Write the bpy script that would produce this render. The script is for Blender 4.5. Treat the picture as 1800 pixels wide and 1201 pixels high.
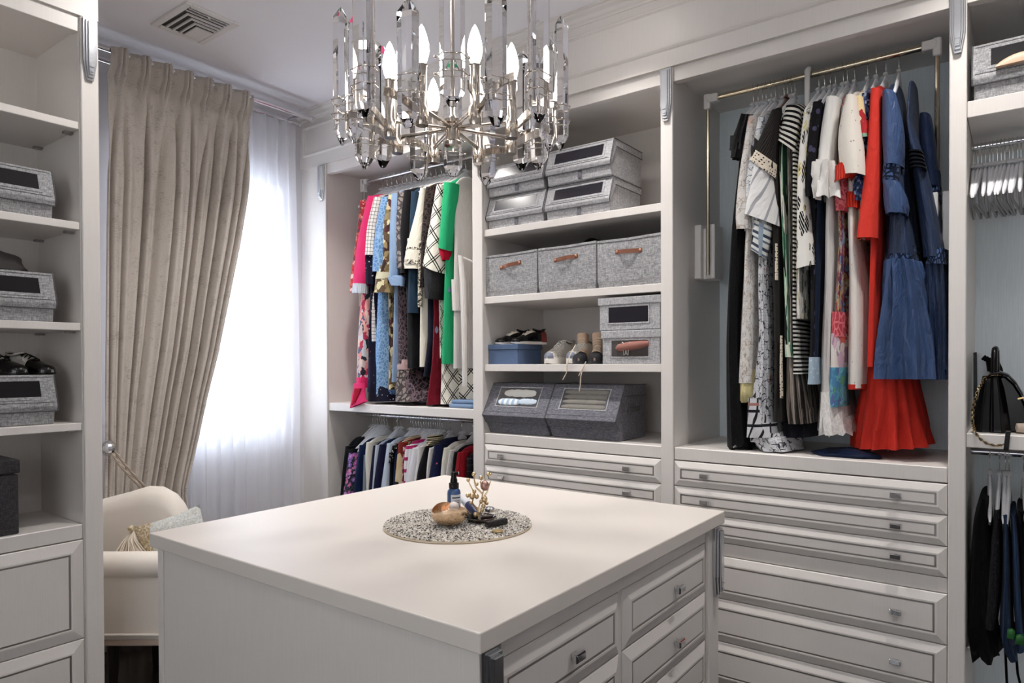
import bpy, bmesh, math, random
import numpy as np
from mathutils import Vector, Matrix

for _o in list(bpy.data.objects):
    bpy.data.objects.remove(_o, do_unlink=True)
SC = bpy.context.scene
COL = SC.collection
PI = math.pi
RND = random.Random(7)

# ---------------------------------------------------------------- camera
YAW, PITCH, ROLL = math.radians(36.85624), math.radians(-0.61223), math.radians(-0.223)
FPX, CYP, EYE = 1198.147, 651.82, 1.5
_f = Vector((-math.sin(YAW)*math.cos(PITCH), math.cos(YAW)*math.cos(PITCH), math.sin(PITCH)))
_r = Vector((math.cos(YAW), math.sin(YAW), 0)); _u = _r.cross(_f)
RX = _r*math.cos(ROLL) + _u*math.sin(ROLL)
UX = -_r*math.sin(ROLL) + _u*math.cos(ROLL)
FX = _f
cam_d = bpy.data.cameras.new('camera'); cam = bpy.data.objects.new('camera', cam_d); COL.objects.link(cam)
cam.matrix_world = Matrix(((RX.x, UX.x, -FX.x, 0), (RX.y, UX.y, -FX.y, 0), (RX.z, UX.z, -FX.z, EYE), (0, 0, 0, 1)))
cam_d.sensor_width = 36; cam_d.lens = FPX*36/1800; cam_d.shift_y = (CYP-600.5)/1800
cam_d.clip_start = 0.02; cam_d.clip_end = 100
SC.camera = cam

# ---------------------------------------------------------------- colour management, sky, lights
SC.view_settings.view_transform = 'Standard'
try: SC.view_settings.look = 'None'
except Exception: pass
SC.view_settings.gamma = 1.0; SC.view_settings.use_curve_mapping = False
SC.view_settings.exposure = 0.14
SC.cycles.max_bounces = 14; SC.cycles.transmission_bounces = 12; SC.cycles.glossy_bounces = 5
SC.cycles.transparent_max_bounces = 12; SC.cycles.diffuse_bounces = 8
SC.cycles.sample_clamp_indirect = 6.0
SC.cycles.caustics_refractive = False; SC.cycles.caustics_reflective = False
W = bpy.data.worlds.new('world'); SC.world = W; W.use_nodes = True
_bg = W.node_tree.nodes['Background']; _bg.inputs[0].default_value = (0.80, 0.88, 1.0, 1); _bg.inputs[1].default_value = 8.0

CEIL = 3.146
def light(name, kind, loc, energy, color, size=0.1, rot=None, spot=None, blend=0.6):
    d = bpy.data.lights.new(name, kind); d.energy = energy; d.color = color
    if kind == 'AREA': d.size = size; d.shape = 'DISK'
    else: d.shadow_soft_size = size
    if spot: d.spot_size = spot; d.spot_blend = blend
    o = bpy.data.objects.new(name, d); COL.objects.link(o); o.location = loc
    if rot: o.rotation_euler = rot
    return o
WARM = (1.0, 0.96, 0.925)
DOWNLIGHTS = [(-2.72, 2.39), (-1.4, 2.39), (-0.1, 2.39), (-2.15, 1.35), (-1.4, 0.98), (-0.1, 1.0), (-0.6, -0.55)]  # curtain-side and rear lamps are unseen, added as fill light
for (_x, _y), _e, _s in zip(DOWNLIGHTS, (10, 6, 6.5, 9.5, 0.8, 5, 2.5), (105, 100, 105, 165, 150, 165, 165)):
    light('downlight_lamp', 'AREA', (_x, _y, CEIL-0.012), _e, WARM, 0.10).data.spread = math.radians(_s)

def at_y(px, py, Y):
    d = RX*((px-900)/FPX) - UX*((py-CYP)/FPX) + FX
    t = Y/d.y
    return d.x*t, d.z*t+EYE
def at_x(px, py, X):
    d = RX*((px-900)/FPX) - UX*((py-CYP)/FPX) + FX
    t = X/d.x
    return d.y*t, d.z*t+EYE
def at_z(px, py, z):
    d = RX*((px-900)/FPX) - UX*((py-CYP)/FPX) + FX
    t = (z-EYE)/d.z
    return d.x*t, d.y*t

# ---------------------------------------------------------------- objects
def link(name, me, parent=None, loc=None):
    o = bpy.data.objects.new(name, me); COL.objects.link(o)
    if parent is not None:
        o.parent = parent
        if loc is None: loc = -Vector(parent_origin(parent))
    if loc is not None: o.location = loc
    return o
def parent_origin(p):
    v = Vector((0, 0, 0))
    while p is not None:
        v = v + Vector(p.location); p = p.parent
    return v
def tag(o, label=None, cat=None, group=None, kind=None):
    if label: o['label'] = label
    if cat: o['category'] = cat
    if group: o['group'] = group
    if kind: o['kind'] = kind
    return o
def thing(name, label, cat, loc=(0, 0, 0), group=None):
    o = bpy.data.objects.new(name, None); COL.objects.link(o); o.location = loc
    o.empty_display_size = 0.05
    return tag(o, label, cat, group)

class MB:
    """collects polygons, then links them as one mesh object"""
    def __init__(s): s.v = []; s.f = []; s.uv = []; s.hasuv = False
    def add(s, vs, fs, uvs=None):
        b = len(s.v); s.v += [tuple(p) for p in vs]
        for i, f in enumerate(fs):
            s.f.append(tuple(b+k for k in f))
            if uvs is not None: s.hasuv = True; s.uv.append(uvs[i])
            else: s.uv.append([(0, 0)]*len(f))
        return s
    def box(s, x0, x1, y0, y1, z0, z1):
        v = [(x0,y0,z0),(x1,y0,z0),(x1,y1,z0),(x0,y1,z0),(x0,y0,z1),(x1,y0,z1),(x1,y1,z1),(x0,y1,z1)]
        return s.add(v, [(0,3,2,1),(4,5,6,7),(0,1,5,4),(1,2,6,5),(2,3,7,6),(3,0,4,7)])
    def obox(s, c, ax, ay, az, hx, hy, hz):
        c = Vector(c); ax = Vector(ax).normalized()*hx; ay = Vector(ay).normalized()*hy; az = Vector(az).normalized()*hz
        v = [c-ax-ay-az, c+ax-ay-az, c+ax+ay-az, c-ax+ay-az, c-ax-ay+az, c+ax-ay+az, c+ax+ay+az, c-ax+ay+az]
        return s.add(v, [(0,3,2,1),(4,5,6,7),(0,1,5,4),(1,2,6,5),(2,3,7,6),(3,0,4,7)])
    def prism(s, poly, fn, h0, h1):
        """poly: 2-D outline; fn(a, b, h) -> point; extruded from h0 to h1"""
        n = len(poly)
        v = [fn(a, b, h0) for a, b in poly] + [fn(a, b, h1) for a, b in poly]
        f = [tuple(range(n-1, -1, -1)), tuple(range(n, 2*n))]
        f += [(i, (i+1) % n, n+(i+1) % n, n+i) for i in range(n)]
        return s.add(v, f)
    def loft(s, rings, cap0=True, cap1=True, closed=True, uvs=None):
        m = len(rings[0]); v = [p for r in rings for p in r]; f = []; fu = []
        for i in range(len(rings)-1):
            for j in range(m if closed else m-1):
                k = (j+1) % m
                f.append((i*m+j, i*m+k, (i+1)*m+k, (i+1)*m+j))
                if uvs:
                    a, b = uvs[i], uvs[i+1]
                    fu.append([a[j], a[j+1], b[j+1], b[j]])
        if cap0:
            f.append(tuple(range(m-1, -1, -1)))
            if uvs: fu.append([uvs[0][j] for j in range(m-1, -1, -1)])
        if cap1:
            o = (len(rings)-1)*m; f.append(tuple(range(o, o+m)))
            if uvs: fu.append([uvs[-1][j] for j in range(m)])
        return s.add(v, f, fu if uvs else None)
    def tube(s, pts, r, n=8, cap=True, closed=False):
        pts = [Vector(p) for p in pts]; k = len(pts)
        rr = r if isinstance(r, (list, tuple)) else [r]*k
        rings = []; up = None
        for i in range(k):
            if closed: t = (pts[(i+1) % k]-pts[i-1]).normalized()
            elif i == 0: t = (pts[1]-pts[0]).normalized()
            elif i == k-1: t = (pts[-1]-pts[-2]).normalized()
            else: t = (pts[i+1]-pts[i-1]).normalized()
            if up is None:
                up = Vector((0, 0, 1)) if abs(t.z) < 0.9 else Vector((1, 0, 0))
            a = up - t*up.dot(t)
            if a.length < 1e-6: a = t.orthogonal()
            a.normalize(); b = t.cross(a); up = a
            rings.append([pts[i] + a*(rr[i]*math.cos(2*PI*j/n)) + b*(rr[i]*math.sin(2*PI*j/n)) for j in range(n)])
        if closed:
            rings.append(rings[0]); return s.loft(rings, False, False)
        return s.loft(rings, cap, cap)
    def lathe(s, prof, c=(0, 0, 0), n=20, axis=None, cap0=True, cap1=True, sx=1, sy=1):
        c = Vector(c); rings = []
        if axis is None: A, B, C_ = Vector((1,0,0)), Vector((0,1,0)), Vector((0,0,1))
        else:
            C_ = Vector(axis).normalized(); A = C_.orthogonal().normalized(); B = C_.cross(A)
        for r, z in prof:
            rings.append([c + A*(r*sx*math.cos(2*PI*j/n)) + B*(r*sy*math.sin(2*PI*j/n)) + C_*z for j in range(n)])
        return s.loft(rings, cap0, cap1)
    def ball(s, c, r, n=10, m=6, sz=1.0):
        return s.lathe([(r*math.sin(PI*(i+.02)/(m+.04)), -r*sz*math.cos(PI*(i+.02)/(m+.04))) for i in range(m+1)], c, n)
    def build(s, name, mat, parent=None, bevel=0.0, seg=1, smooth=None, loc=None, sub=0):
        me = bpy.data.meshes.new(name); me.from_pydata(s.v, [], s.f)
        if s.hasuv:
            l = me.uv_layers.new(name='UVMap'); flat = [c for u in s.uv for p in u for c in p]
            l.data.foreach_set('uv', flat)
        bm = bmesh.new(); bm.from_mesh(me)
        bmesh.ops.recalc_face_normals(bm, faces=bm.faces)
        if bevel:
            es = [e for e in bm.edges if len(e.link_faces) == 2 and e.calc_face_angle(0) > 0.5]
            bmesh.ops.bevel(bm, geom=es, offset=bevel, segments=seg, profile=0.5, affect='EDGES', clamp_overlap=True)
        bm.to_mesh(me); bm.free()
        if smooth is not None:
            me.polygons.foreach_set('use_smooth', [True]*len(me.polygons))
            if smooth < 179:
                me.set_sharp_from_angle(angle=math.radians(smooth))
        me.materials.append(mat)
        o = link(name, me, parent, loc)
        if sub:
            md = o.modifiers.new('subdivision', 'SUBSURF'); md.levels = sub; md.render_levels = sub
        return o

def copy_tree(o, parent=None, loc=None):
    c = o.copy(); COL.objects.link(c)
    if parent is not None: c.parent = parent
    if loc is not None: c.location = loc
    for ch in list(o.children): copy_tree(ch, c)
    return c

# ---------------------------------------------------------------- materials
def lin(h):
    if isinstance(h, (tuple, list)): r = [c/255 for c in h[:3]]
    else: h = h.lstrip('#'); r = [int(h[i:i+2], 16)/255 for i in (0, 2, 4)]
    return tuple(c/12.92 if c <= 0.04045 else ((c+0.055)/1.055)**2.4 for c in r)+(1.0,)
class NT:
    def __init__(s, name, rough=0.5, metal=0.0, spec=0.5, sheen=0.0):
        s.m = bpy.data.materials.new(name); s.m.use_nodes = True; s.t = s.m.node_tree
        s.b = s.t.nodes['Principled BSDF']
        s.b.inputs['Roughness'].default_value = rough; s.b.inputs['Metallic'].default_value = metal
        s.b.inputs['Specular IOR Level'].default_value = spec
        if sheen: s.b.inputs['Sheen Weight'].default_value = sheen
    def n(s, t, **kw):
        o = s.t.nodes.new(t)
        for k, v in kw.items(): setattr(o, k, v)
        return o
    def put(s, sock, v):
        if hasattr(v, 'is_linked') or hasattr(v, 'links'): s.t.links.new(v, sock)
        elif isinstance(v, str): sock.default_value = lin(v)
        else: sock.default_value = v
    def uv(s, scale=(1, 1, 1), rot=0.0, src='UV', loc=(0, 0, 0)):
        tc = s.n('ShaderNodeTexCoord'); mp = s.n('ShaderNodeMapping')
        mp.inputs['Scale'].default_value = scale; mp.inputs['Rotation'].default_value = (0, 0, rot); mp.inputs['Location'].default_value = loc
        s.t.links.new(tc.outputs[src], mp.inputs[0]); return mp.outputs[0]
    def noise(s, vec, scale=5, detail=3, rough=0.5, dist=0.0, out=0):
        o = s.n('ShaderNodeTexNoise'); o.inputs['Scale'].default_value = scale; o.inputs['Detail'].default_value = detail
        o.inputs['Roughness'].default_value = rough; o.inputs['Distortion'].default_value = dist
        s.t.links.new(vec, o.inputs['Vector']); return o.outputs[out]
    def vor(s, vec, scale=10, feature='F1', rand=1.0, out='Distance'):
        o = s.n('ShaderNodeTexVoronoi', feature=feature); o.inputs['Scale'].default_value = scale
        o.inputs['Randomness'].default_value = rand
        s.t.links.new(vec, o.inputs['Vector']); return o.outputs[out]
    def warp(s, vec, amt, scale):
        nz = s.noise(vec, scale, 2, out=1)
        a = s.n('ShaderNodeVectorMath', operation='SUBTRACT'); s.t.links.new(nz, a.inputs[0]); a.inputs[1].default_value = (.5, .5, .5)
        b = s.n('ShaderNodeVectorMath', operation='SCALE'); s.t.links.new(a.outputs[0], b.inputs[0]); b.inputs['Scale'].default_value = amt
        c = s.n('ShaderNodeVectorMath', operation='ADD'); s.t.links.new(vec, c.inputs[0]); s.t.links.new(b.outputs[0], c.inputs[1])
        return c.outputs[0]
    def math(s, op, a, b=0.0, c=0.0):
        o = s.n('ShaderNodeMath', operation=op)
        for i, v in enumerate((a, b, c)): s.put(o.inputs[i], v)
        return o.outputs[0]
    def sep(s, vec):
        o = s.n('ShaderNodeSeparateXYZ'); s.t.links.new(vec, o.inputs[0]); return o.outputs
    def ramp(s, fac, stops, const=False):
        o = s.n('ShaderNodeValToRGB'); cr = o.color_ramp
        if const: cr.interpolation = 'CONSTANT'
        while len(cr.elements) > 1: cr.elements.remove(cr.elements[0])
        cr.elements[0].position = stops[0][0]; cr.elements[0].color = lin(stops[0][1])
        for p, c in stops[1:]:
            e = cr.elements.new(p); e.color = lin(c)
        s.t.links.new(fac, o.inputs[0]); return o.outputs[0]
    def mix(s, fac, a, b):
        o = s.n('ShaderNodeMix', data_type='RGBA'); s.put(o.inputs[0], fac); s.put(o.inputs[6], a); s.put(o.inputs[7], b)
        return o.outputs[2]
    def bump(s, h, strength=0.2, dist=0.002):
        o = s.n('ShaderNodeBump'); o.inputs['Strength'].default_value = strength; o.inputs['Distance'].default_value = dist
        s.t.links.new(h, o.inputs['Height']); s.t.links.new(o.outputs[0], s.b.inputs['Normal'])
    def color(s, c): s.put(s.b.inputs['Base Color'], c); return s.m

def plain(name, c, rough=0.5, metal=0.0, spec=0.5, sheen=0.0):
    return NT(name, rough, metal, spec, sheen).color(c)
def cabinet_mat(name, c1, c2, rough=0.38, src='Object'):
    n = NT(name, rough); v = n.uv((90, 90, 3), src=src)
    g = n.noise(v, 3.0, 3, 0.6)
    n.bump(g, 0.05, 0.001)
    return n.color(n.mix(g, c1, c2))
def linen(name, dark, mid, light):
    n = NT(name, 0.9, spec=0.2, sheen=0.1)
    a = n.noise(n.uv((14, 14, 75), src='Object'), 4, 3, .6); b = n.noise(n.uv((75, 75, 14), src='Object'), 4, 3, .6)
    h = n.math('ADD', n.math('MULTIPLY', a, 0.5), n.math('MULTIPLY', b, 0.5)); n.bump(h, 0.25, 0.002)
    return n.color(n.ramp(h, [(0.38, dark), (0.5, mid), (0.62, light)]))
# garment cloth; all patterns run on the UV of the garment, in metres
def cloth(name, fn, rough=0.88, sheen=0.03, spec=0.12, bumpy=0.0, wrinkle=0.30):
    n = NT(name, rough, 0, spec, sheen); v = n.uv()
    c = fn(n, v)
    if bumpy: n.bump(n.noise(v, 260, 2), bumpy, 0.003)
    elif not n.b.inputs['Normal'].is_linked: n.bump(n.noise(n.uv((30, 9, 1)), 1.6, 4, .55, .8), wrinkle, 0.02)
    return n.color(c)
def P_plain(c, dark=None):
    def f(n, v):
        if dark is None: return c
        return n.mix(n.noise(n.uv((8, 1, 1)), 6, 3), dark, c)
    return f
def P_stripe(c1, c2, period, duty=0.5, axis=1, warp=0.0, rot=0.0):
    def f(n, v):
        if rot: v = n.uv(rot=rot)
        if warp: v = n.warp(v, warp, 9)
        x = n.math('FRACT', n.math('DIVIDE', n.sep(v)[axis], period))
        return n.mix(n.math('LESS_THAN', x, duty), c1, c2)
    return f
def P_plaid(bg, lines, rot=0.0):
    def f(n, v):
        if rot: v = n.uv(rot=rot)
        s = n.sep(v); c = bg
        for axis, period, off, wd, col in lines:
            x = n.math('FRACT', n.math('ADD', n.math('DIVIDE', s[axis], period), off))
            c = n.mix(n.math('LESS_THAN', x, wd/period), c, col)
        return c
    return f
def P_dots(bg, col, scale, r, rand=0.5):
    def f(n, v):
        return n.mix(n.math('LESS_THAN', n.vor(v, scale, rand=rand), r), bg, col)
    return f
def P_patch(cols, scale, warp=0.03, wscale=20, aniso=(1, 1, 1)):
    def f(n, v):
        v = n.warp(n.uv(aniso), warp, wscale)
        k = n.sep(n.vor(v, scale, out='Color'))[0]
        m = len(cols)
        return n.ramp(k, [(i/m, c) for i, c in enumerate(cols)], True)
    return f
def P_floral(bg, petals, leaf, scale, rad=0.5, line=None):
    def f(n, v):
        w = n.warp(v, 0.02, 60)
        d = n.vor(w, scale); k = n.sep(n.vor(w, scale, out='Color'))
        m = len(petals)
        pc = n.ramp(k[0], [(i/m, c) for i, c in enumerate(petals)], True)
        inner = n.math('LESS_THAN', d, rad*0.35)
        pc = n.mix(inner, pc, line or bg)
        lw = n.warp(v, 0.03, 40)
        lf = n.math('LESS_THAN', n.vor(lw, scale*1.9), 0.33)
        base = n.mix(lf, bg, leaf)
        return n.mix(n.math('LESS_THAN', d, rad), base, pc)
    return f
def P_leaf(bg, layers):
    '''layers: (colour, scale, rotation, stretch, radius)'''
    def f(n, v):
        c = bg
        for col, sc, rot, st, r in layers:
            w = n.warp(n.uv((1, st, 1), rot), 0.012, 30)
            d = n.vor(w, sc, rand=.9)
            vein = n.math('LESS_THAN', n.math('FRACT', n.math('MULTIPLY', n.sep(w)[1], 160)), .72)
            c = n.mix(n.math('MULTIPLY', n.math('LESS_THAN', d, r), vein), c, col)
        return c
    return f
def P_marble(stops, scale=14, dist=4, aniso=(1, 1, 1)):
    def f(n, v):
        return n.ramp(n.noise(n.uv(aniso), scale, 5, 0.6, dist), stops)
    return f
def P_lace(bg, thread, scale, t=0.09):
    def f(n, v):
        e = n.vor(v, scale, 'DISTANCE_TO_EDGE'); e2 = n.vor(v, scale*2.3, 'F1')
        a = n.math('LESS_THAN', e, t); b = n.math('LESS_THAN', e2, 0.28)
        return n.mix(n.math('MAXIMUM', a, b), bg, thread)
    return f
def P_sketch(bg, ink, scale, t=0.04, red=None):
    def f(n, v):
        w = n.warp(v, 0.03, 18)
        e = n.vor(w, scale, 'DISTANCE_TO_EDGE', 0.7)
        e2 = n.vor(n.uv((1, 2.3, 1)), scale*1.4, 'DISTANCE_TO_EDGE', 0.35)
        a = n.math('MAXIMUM', n.math('LESS_THAN', e, t), n.math('LESS_THAN', e2, t*0.8))
        wob = n.math('GREATER_THAN', n.noise(v, 30, 3), 0.47)
        c = n.mix(n.noise(v, 14, 3), bg, '#c6c8cc')
        if red:
            c = n.mix(n.math('GREATER_THAN', n.noise(v, 11, 2), 0.69), c, red)
        return n.mix(n.math('MULTIPLY', a, wob), c, ink)
    return f
def P_rib(c1, c2, period=0.008, axis=0):
    def f(n, v):
        x = n.math('SINE', n.math('MULTIPLY', n.sep(v)[axis], 2*PI/period))
        n.bump(x, 0.5, 0.003)
        return n.mix(n.math('MULTIPLY_ADD', x, 0.5, 0.5), c1, c2)
    return f

M_CAB = cabinet_mat('cabinet_paint', '#e3deda', '#d9d4cf')
M_BACK = cabinet_mat('back_panel_laminate', '#e3deda', '#d6d2ce', 0.5)
M_BACKBLUE = cabinet_mat('pale_blue_back_panel', '#eef6fa', '#cfdce4', 0.5)  # pale blue streaked tint for the back panels of two bays
M_TOP = plain('worktop_cream', '#dcd5ce', 0.42)
M_WALL = plain('wall_paint', '#d9d7d8', 0.8)
M_CEIL = plain('ceiling_paint', '#efedf1', 0.85)
M_CHROME = plain('chrome', '#d6d6d8', 0.08, 1.0)
M_NICKEL = plain('polished_nickel', '#c9c0b6', 0.13, 1.0)
M_BRASS = plain('pale_brass', '#d2c6ae', 0.2, 1.0)
M_INLAY = plain('dark_mirror_inlay', '#a9a4a1', 0.38, 0.9)
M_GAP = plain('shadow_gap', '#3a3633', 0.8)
M_WPLASTIC = plain('white_plastic', '#e2e0de', 0.4)
M_HANGER = plain('white_hanger_plastic', '#ebecef', 0.45)
M_HBAR = plain('grey_hanger_bar', '#8f9093', 0.5)
M_BLACK = plain('black_leather', '#060608', 0.22, spec=0.25)
M_BLACKMATT = plain('black_cloth', '#08080a', 0.9, spec=0.1)
M_PVC = plain('dark_window_film', '#24222a', 0.24, spec=0.35)
M_PVCM = plain('matt_window_film', '#1a181b', 0.6, spec=0.1)
M_LINEN = linen('grey_linen', '#77777a', '#979799', '#b6b6b8')
M_LINENB = linen('light_grey_linen', '#8c8c8f', '#a9a9ac', '#c4c4c6')
M_LINEND = linen('dark_grey_linen', '#4e4e55', '#6a6a72', '#84848c')
M_LINENK = linen('charcoal_linen', '#28272a', '#39373a', '#4c494c')
M_TRIM = plain('grey_piping', '#565659', 0.9)
M_LEATHER = plain('brown_leather', '#7a4a35', 0.45)
M_COPPER = plain('copper_rivet', '#d9a98c', 0.3, 1.0)
# ================================================================ SETTING
ZF = .08
YF, YB = 2.8, 3.36            # front and back of the built-in bays
XW = -3.842                   # window wall
def struct(name, mb, mat, parent=None, **kw):
    o = mb.build(name, mat, parent, **kw)
    if parent is None: o['kind'] = 'structure'
    return o
n_ = NT('dark_floor', 0.25); M_FLOOR = n_.color(n_.mix(n_.noise(n_.uv((6, 40, 1), src='Object'), 2, 4), '#0d0a09', '#1b1513'))
struct('floor', MB().box(-4.1, 1.4, -1.6, 3.6, -0.1, ZF), M_FLOOR)
struct('ceiling', MB().box(-4.1, 1.4, -1.6, 3.6, CEIL, CEIL+0.1), M_CEIL)
WY0, WY1, WZ0, WZ1 = 1.62, 2.66, 1.045, 2.645
n_ = NT('window_glass', 0.0); tr = n_.n('ShaderNodeBsdfTransparent'); gl = n_.n('ShaderNodeBsdfGlossy'); gl.inputs['Roughness'].default_value = 0
mx = n_.n('ShaderNodeMixShader'); mx.inputs[0].default_value = .06
n_.t.links.new(tr.outputs[0], mx.inputs[1]); n_.t.links.new(gl.outputs[0], mx.inputs[2])
n_.t.links.new(mx.outputs[0], n_.t.nodes['Material Output'].inputs['Surface']); M_GLASS = n_.m
struct('wall_left', MB().box(XW-.2, XW, -1.6, WY0, ZF, CEIL).box(XW-.2, XW, WY1, 3.6, ZF, CEIL)
       .box(XW-.2, XW, WY0, WY1, ZF, WZ0).box(XW-.2, XW, WY0, WY1, WZ1, CEIL), M_WALL)
struct('wall_back', MB().box(-4.1, 1.4, 3.4, 3.6, ZF, CEIL), M_WALL)
struct('wall_right', MB().box(1.25, 1.4, -1.6, 3.4, ZF, CEIL), M_WALL)
VX0, VX1, VZ0, VZ1 = -1.7, .6, 1.0, 2.6
struct('wall_front', MB().box(-4.1, VX0, -1.6, -1.45, ZF, CEIL).box(VX1, 1.4, -1.6, -1.45, ZF, CEIL).box(VX0, VX1, -1.6, -1.45, ZF, VZ0).box(VX0, VX1, -1.6, -1.45, VZ1, CEIL), M_WALL)
wn = thing('added_fill_window', None, None, ((VX0+VX1)/2, -1.53, VZ0)); wn['kind'] = 'structure'  # unseen window added behind the camera for soft frontal fill light
mb = MB()
for xa in (VX0, (VX0+VX1)/2-.025, VX1-.05): mb.box(xa, xa+.05, -1.56, -1.50, VZ0, VZ1)
mb.box(VX0, VX1, -1.56, -1.50, VZ0, VZ0+.05).box(VX0, VX1, -1.56, -1.50, VZ1-.05, VZ1)
mb.build('window_frame', M_WPLASTIC, wn)
MB().box(VX0, VX1, -1.532, -1.528, VZ0, VZ1).build('pane', M_GLASS, wn)
n_ = NT('cream_fill_blind'); tl = n_.n('ShaderNodeBsdfTranslucent'); tl.inputs[0].default_value = lin('#efe9e0'); df = n_.n('ShaderNodeBsdfDiffuse'); df.inputs[0].default_value = lin('#e9e4dc')
mx = n_.n('ShaderNodeMixShader'); mx.inputs[0].default_value = .42; n_.t.links.new(df.outputs[0], mx.inputs[1]); n_.t.links.new(tl.outputs[0], mx.inputs[2]); n_.t.links.new(mx.outputs[0], n_.t.nodes['Material Output'].inputs['Surface'])
MB().add([(VX0, -1.485, VZ0), (VX1, -1.485, VZ0), (VX1, -1.485, VZ1), (VX0, -1.485, VZ1)], [(0, 1, 2, 3)]).build('added_fill_blind', n_.m, wn)  # added blind, softens and neutralises the fill from the added window
struct('baseboard_left', MB().box(XW, XW+.015, 1.124, 2.8, ZF, ZF+.12), M_CAB)
# window
win = thing('window_1', None, None, (XW-.12, (WY0+WY1)/2, WZ0)); win['kind'] = 'structure'
x0, x1 = XW-.14, XW-.08
mb = MB().box(x0, x1, WY0, WY0+.05, WZ0, WZ1).box(x0, x1, WY1-.05, WY1, WZ0, WZ1).box(x0, x1, WY0+.05, WY1-.05, WZ0, WZ0+.05).box(x0, x1, WY0+.05, WY1-.05, WZ1-.05, WZ1)
mb.build('window_frame', M_WPLASTIC, win, bevel=.004)
ym = 2.335
for i in range(1): MB().box(x0+.01, x1-.005, ym-.025, ym+.025, WZ0+.05, WZ1-.05).build('mullion', M_WPLASTIC, win, bevel=.004)
for k in range(1, 4):
    zz = WZ0+.05+(WZ1-WZ0-.1)*k/4
    MB().box(x0+.02, x1-.015, WY0+.05, ym-.025, zz-.009, zz+.009).build('glazing_bar', M_WPLASTIC, win)
    MB().box(x0+.02, x1-.015, ym+.025, WY1-.05, zz-.009, zz+.009).build('glazing_bar', M_WPLASTIC, win)
MB().box(XW-.075, XW+.02, WY0-.03, WY1+.03, WZ0-.03, WZ0).build('window_sill', M_CAB, win, bevel=.004)
MB().box(x0+.028, x0+.032, WY0+.05, ym-.025, WZ0+.05, WZ1-.05).build('pane', M_GLASS, win)
MB().box(x0+.028, x0+.032, ym+.025, WY1-.05, WZ0+.05, WZ1-.05).build('pane', M_GLASS, win)

# frieze and crown along the ceiling
def moulding_rect(mb, u0, u1, z0, z1, fn, w=.018, h=.012):
    """raised picture-frame moulding; fn(u, n, z) -> point"""
    prof = [(0, 0), (0.25, .7), (.5, 1), (.75, .8), (1, 0)]
    rings = []
    for (a, b) in prof:
        i = a*w
        rings.append([fn(u0+i, b*h, z0+i), fn(u1-i, b*h, z0+i), fn(u1-i, b*h, z1-i), fn(u0+i, b*h, z1-i)])
    return mb.loft(rings, False, False)
fY = lambda y0: (lambda u, n, z: (u, y0-n, z))
fX = lambda xx: (lambda u, n, z: (xx+n, u, z))
mb = MB().box(XW, 1.25, 2.788, 2.86, 2.782, CEIL)
moulding_rect(mb, -3.80, -2.31, 2.857, 3.055, fY(2.788)); moulding_rect(mb, -2.25, 1.2, 2.857, 3.055, fY(2.788))
moulding_rect(mb, -3.785, -2.325, 2.872, 3.04, fY(2.788), .006, .003); moulding_rect(mb, -2.235, 1.2, 2.872, 3.04, fY(2.788), .006, .003)
mb.box(XW, 1.25, 2.782, 2.79, 2.782, 2.79)
crown = [(2.80, 3.09), (2.782, 3.09), (2.779, 3.10), (2.77, 3.104), (2.762, 3.118), (2.746, 3.128), (2.741, 3.134), (2.733, 3.136), (2.733, CEIL), (2.80, CEIL)]
mb.prism(crown, lambda a, b, h: (h, a, b), XW, 1.25)
struct('trim_1', mb, M_CAB)
XL = -2.78
mb = MB().box(-3.2, XL+.012, -1.45, 1.124, 2.782, CEIL)
moulding_rect(mb, -1.4, 1.045, 2.86, 3.05, fX(XL+.012))
mb.prism([(XL, 3.09), (XL+.018, 3.09), (XL+.03, 3.104), (XL+.05, 3.125), (XL+.065, 3.136), (XL+.065, CEIL), (XL, CEIL)], lambda a, b, h: (a, h, b), -1.45, 1.124)
struct('trim_2', mb, M_CAB)
# filler between the window wall and the first bay
struct('trim_3', MB().box(XW, -3.65, 2.8, 3.4, ZF, 2.782), M_CAB)

# ================================================================ BUILT-IN BAYS
def corbel(parent, fn, u, ztop=2.778, w=.046, h=.228, t=.0):
    """stepped mirror ornament; fn(u, n, z)"""
    def out(i):
        a = w/2-i
        return [(-a, ztop-i), (-a, ztop-h*.7), (-w*.24+i*.3, ztop-h+i*1.6), (w*.24-i*.3, ztop-h+i*1.6), (a, ztop-h*.7), (a, ztop-i)]
    mb = MB()
    mb.prism(out(0), lambda a, b, q: fn(u+a, q, b), t-.002, t+.010)
    mb.prism(out(.006), lambda a, b, q: fn(u+a, q, b), t+.010, t+.018)
    mb.prism(out(.012), lambda a, b, q: fn(u+a, q, b), t+.018, t+.025)
    o = mb.build('corbel', M_MIRROR, parent, bevel=.0015)
    for k in (.0, .018):
        z = ztop-h*.80-k
        m2 = MB(); a = w*.16-k*.2
        m2.prism([(-a, z), (a, z), (a, z+.004), (-a, z+.004)], lambda p, q, r: fn(u+p, r, q), t+.024, t+.029)
        m2.build('corbel_bar', M_MIRROR, o, loc=(0, 0, 0))
    return o
n_ = NT('silver_mirror', 0.2, 1.0); M_MIRROR = n_.color('#d3d6da')
def knob(parent, fn, u, z, s=1.0):
    mb = MB(); a, b = .019*s, .010*s
    def rect(hw, hh, d): return [fn(u-hw, d, z-hh), fn(u+hw, d, z-hh), fn(u+hw, d, z+hh), fn(u-hw, d, z+hh)]
    mb.loft([rect(.011*s, .007*s, .008), rect(.010*s, .0065*s, .016), rect(a, b, .020), rect(a, b, .027), rect(a*.86, b*.72, .031)])
    return mb.build('knob', M_CHROME, parent, bevel=.0008, loc=(0, 0, 0))
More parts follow.
